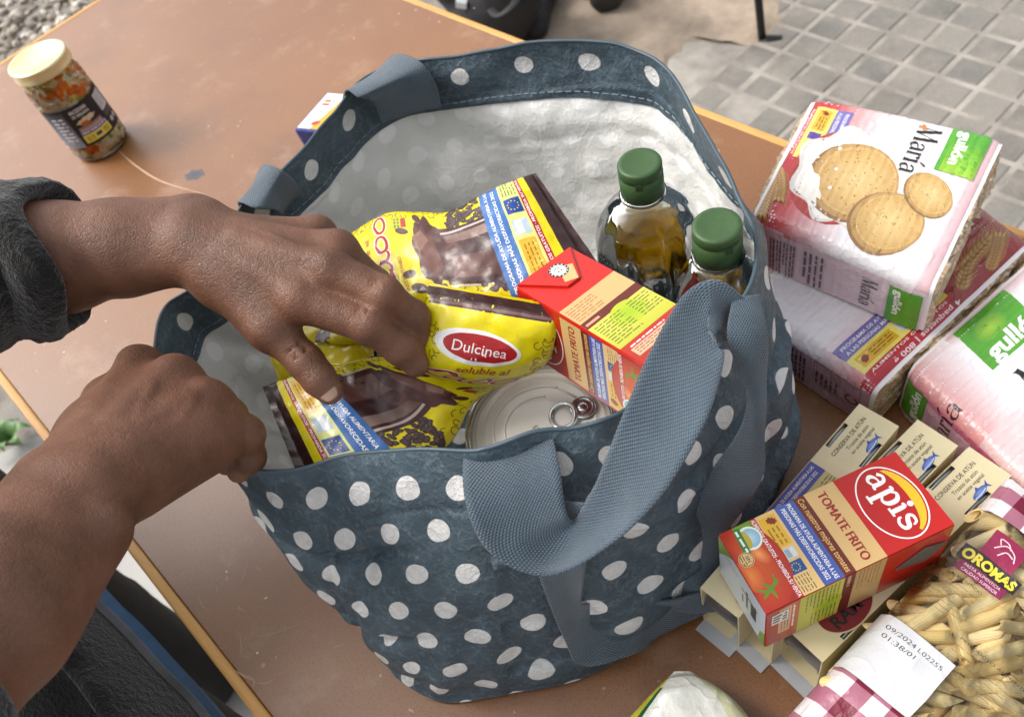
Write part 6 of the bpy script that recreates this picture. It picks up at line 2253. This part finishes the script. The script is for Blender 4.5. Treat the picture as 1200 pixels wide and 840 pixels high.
# sleeve pushed up the left forearm: rolls of fleece round it, open at the cuff
def sleeve_rings(c0, axis, spec, name):
    """profile (distance along the arm, radius) turned round the arm, with folds"""
    u_ = unit(np.cross(axis, up_))
    w_ = np.cross(u_, axis)
    seg, V = 72, []
    prof = catmull(np.array(spec), len(spec) * 9)
    for (s_, r) in prof:
        for i in range(seg):
            t = 2 * math.pi * i / seg
            p = c0 + axis * (s_ + .007 * math.sin(t * 2 + 1) + .004 * math.sin(3 * t)) + (u_ * math.cos(t) + w_ * math.sin(t)) * r
            V.append(p)
    V = np.array(V)
    V += (.0028 * vnoise(V, 55, 7) + .0016 * vnoise(V, 160, 8))[:, None] * unit(V - (c0 + np.outer((V - c0) @ axis, axis)))
    return mesh_obj(name, V, grid_faces(seg, len(prof), True), M_FLEECE, person, True)
cuff = A3(46, 305, .314)
sleeve_rings(cuff, ax_, [(-.02, .036), (.004, .0400), (.016, .0465), (.020, .053), (.010, .0585), (-.004, .0575), (-.012, .054), (-.016, .0535), (-.024, .060), (-.038, .0625), (-.052, .059), (-.060, .0575), (-.07, .063), (-.10, .066), (-.16, .066), (-.26, .072)], 'sleeve')
axr = unit(RF - RE)
sleeve_rings(A3(-150, 880, .367), axr, [(-.02, .036), (.004, .0420), (.014, .0500), (.012, .057), (0, .0600), (-.014, .057), (-.024, .061), (-.05, .064), (-.12, .068), (-.22, .074)], 'sleeve')
# jacket body and trousers
J = lambda px, py, z: at(px, py, z)
jk = [(np.array([-.98, -.365, -.10]), np.array([-.98, -.39, .48]), .10, .13, .06), (np.array([-.56, -.335, -.16]), np.array([-.62, -.42, .48]), .125, .14, .06),
      (np.array([-.78, -.345, -.12]), np.array([-.80, -.40, .52]), .12, .15, .08), (SHL, LE, .075, .07, .05), (SHR, RE, .075, .07, .05), (SHL, SHR, .085, .085, .06)]
cloth_obj('jacket', jk, .011, .05, M_FLEECE, .004, 22)
M_BLUE = simple('blue_shirt', S('#46678c'), .8, var=.1, nscale=60, bstr=.3, bscale=300, bdist=.001)
M_TROUSER = simple('dark_trousers', S('#1b1a19'), .75, var=.25, nscale=40, bstr=.4, bscale=200, bdist=.001)
tr_ = [(np.array([-.92, -.30, -.70]), np.array([-.90, -.31, -.05]), .062, .10, .03), (np.array([-.62, -.30, -.70]), np.array([-.66, -.31, -.05]), .062, .10, .03), (np.array([-.90, -.32, -.05]), np.array([-.66, -.32, -.05]), .11, .11, .05)]
cloth_obj('trousers', tr_, .012, .03, M_TROUSER, .004, 20)
M_SHOE = simple('black_shoe', (.02, .02, .021), .4, var=.2)
for x in (-.92, -.62):
    cloth_obj('shoe', [(np.array([x, -.32, -.715]), np.array([x + .01, -.12, -.722]), .045, .035, .03), (np.array([x, -.33, -.70]), np.array([x, -.29, -.66]), .05, .05, .03)], .008, .03, M_SHOE, .0005)
# open front of the jacket: a stiff edge with the zip teeth, the blue shirt showing inside
edge = catmull(np.array([J(60, 640, .05), J(104, 700, .035), J(146, 742, .02), J(190, 790, .005), (J(226, 826, -.01)), J(262, 872, -.02)]), 90)
edge2 = catmull(np.array([J(10, 700, .06), J(60, 760, .06), J(96, 800, .055), J(120, 830, .05), J(150, 880, .045), J(180, 930, .04)]), 90)
wv2 = np.linspace(0, 1, 24)
P = edge[:, None] * (1 - wv2[None, :, None]) + edge2[:, None] * wv2[None, :, None]
P[..., 2] += (.030 * np.sin(np.pi * np.minimum(1, wv2 * .8)))[None]
P = P + (.003 * vnoise(P.reshape(-1, 3), 40, 3).reshape(P.shape[:2]))[..., None] * np.array([0, 0, 1.0])
fo = mesh_obj('jacket_front', P.reshape(-1, 3), grid_faces(24, 90), M_FLEECE, person, True)
sm = fo.modifiers.new('thickness', 'SOLIDIFY')
sm.thickness = .004
M_ZIP = simple('zip_teeth', S('#57575a'), .4, .4)
V, F = [], []
for k in range(2, 88):
    t_ = unit(edge[min(k + 1, 89)] - edge[k - 1])
    s_ = unit(np.cross(t_, up_))
    v_, f_ = box_vf(edge[k] + s_ * (.003 if s_[1] > 0 else -.003) + (0, 0, .004), (.0030, .0062, .0032), np.stack([t_, s_, np.cross(t_, s_)], 1))
    o_ = len(V)
    V += v_
    F += [tuple(i + o_ for i in g) for g in f_]
zt = mesh_obj('zip', V, F, M_ZIP, person)
zt['kind'] = 'stuff'
sh1 = catmull(np.array([J(96, 668, .01), J(128, 704, .0), J(160, 734, -.01), J(200, 778, -.02), J(236, 822, -.03), J(275, 872, -.04)]), 60)
P = np.stack([sh1 + np.array([-.02, -.05, .01]), sh1 + np.array([-.004, -.012, .008]), sh1 + np.array([.0, .004, -.004]), sh1 + np.array([0, -.004, -.05]), sh1 + np.array([-.01, -.02, -.14])], 1)
mesh_obj('shirt', P.reshape(-1, 3), grid_faces(5, 60), M_BLUE, person, True)
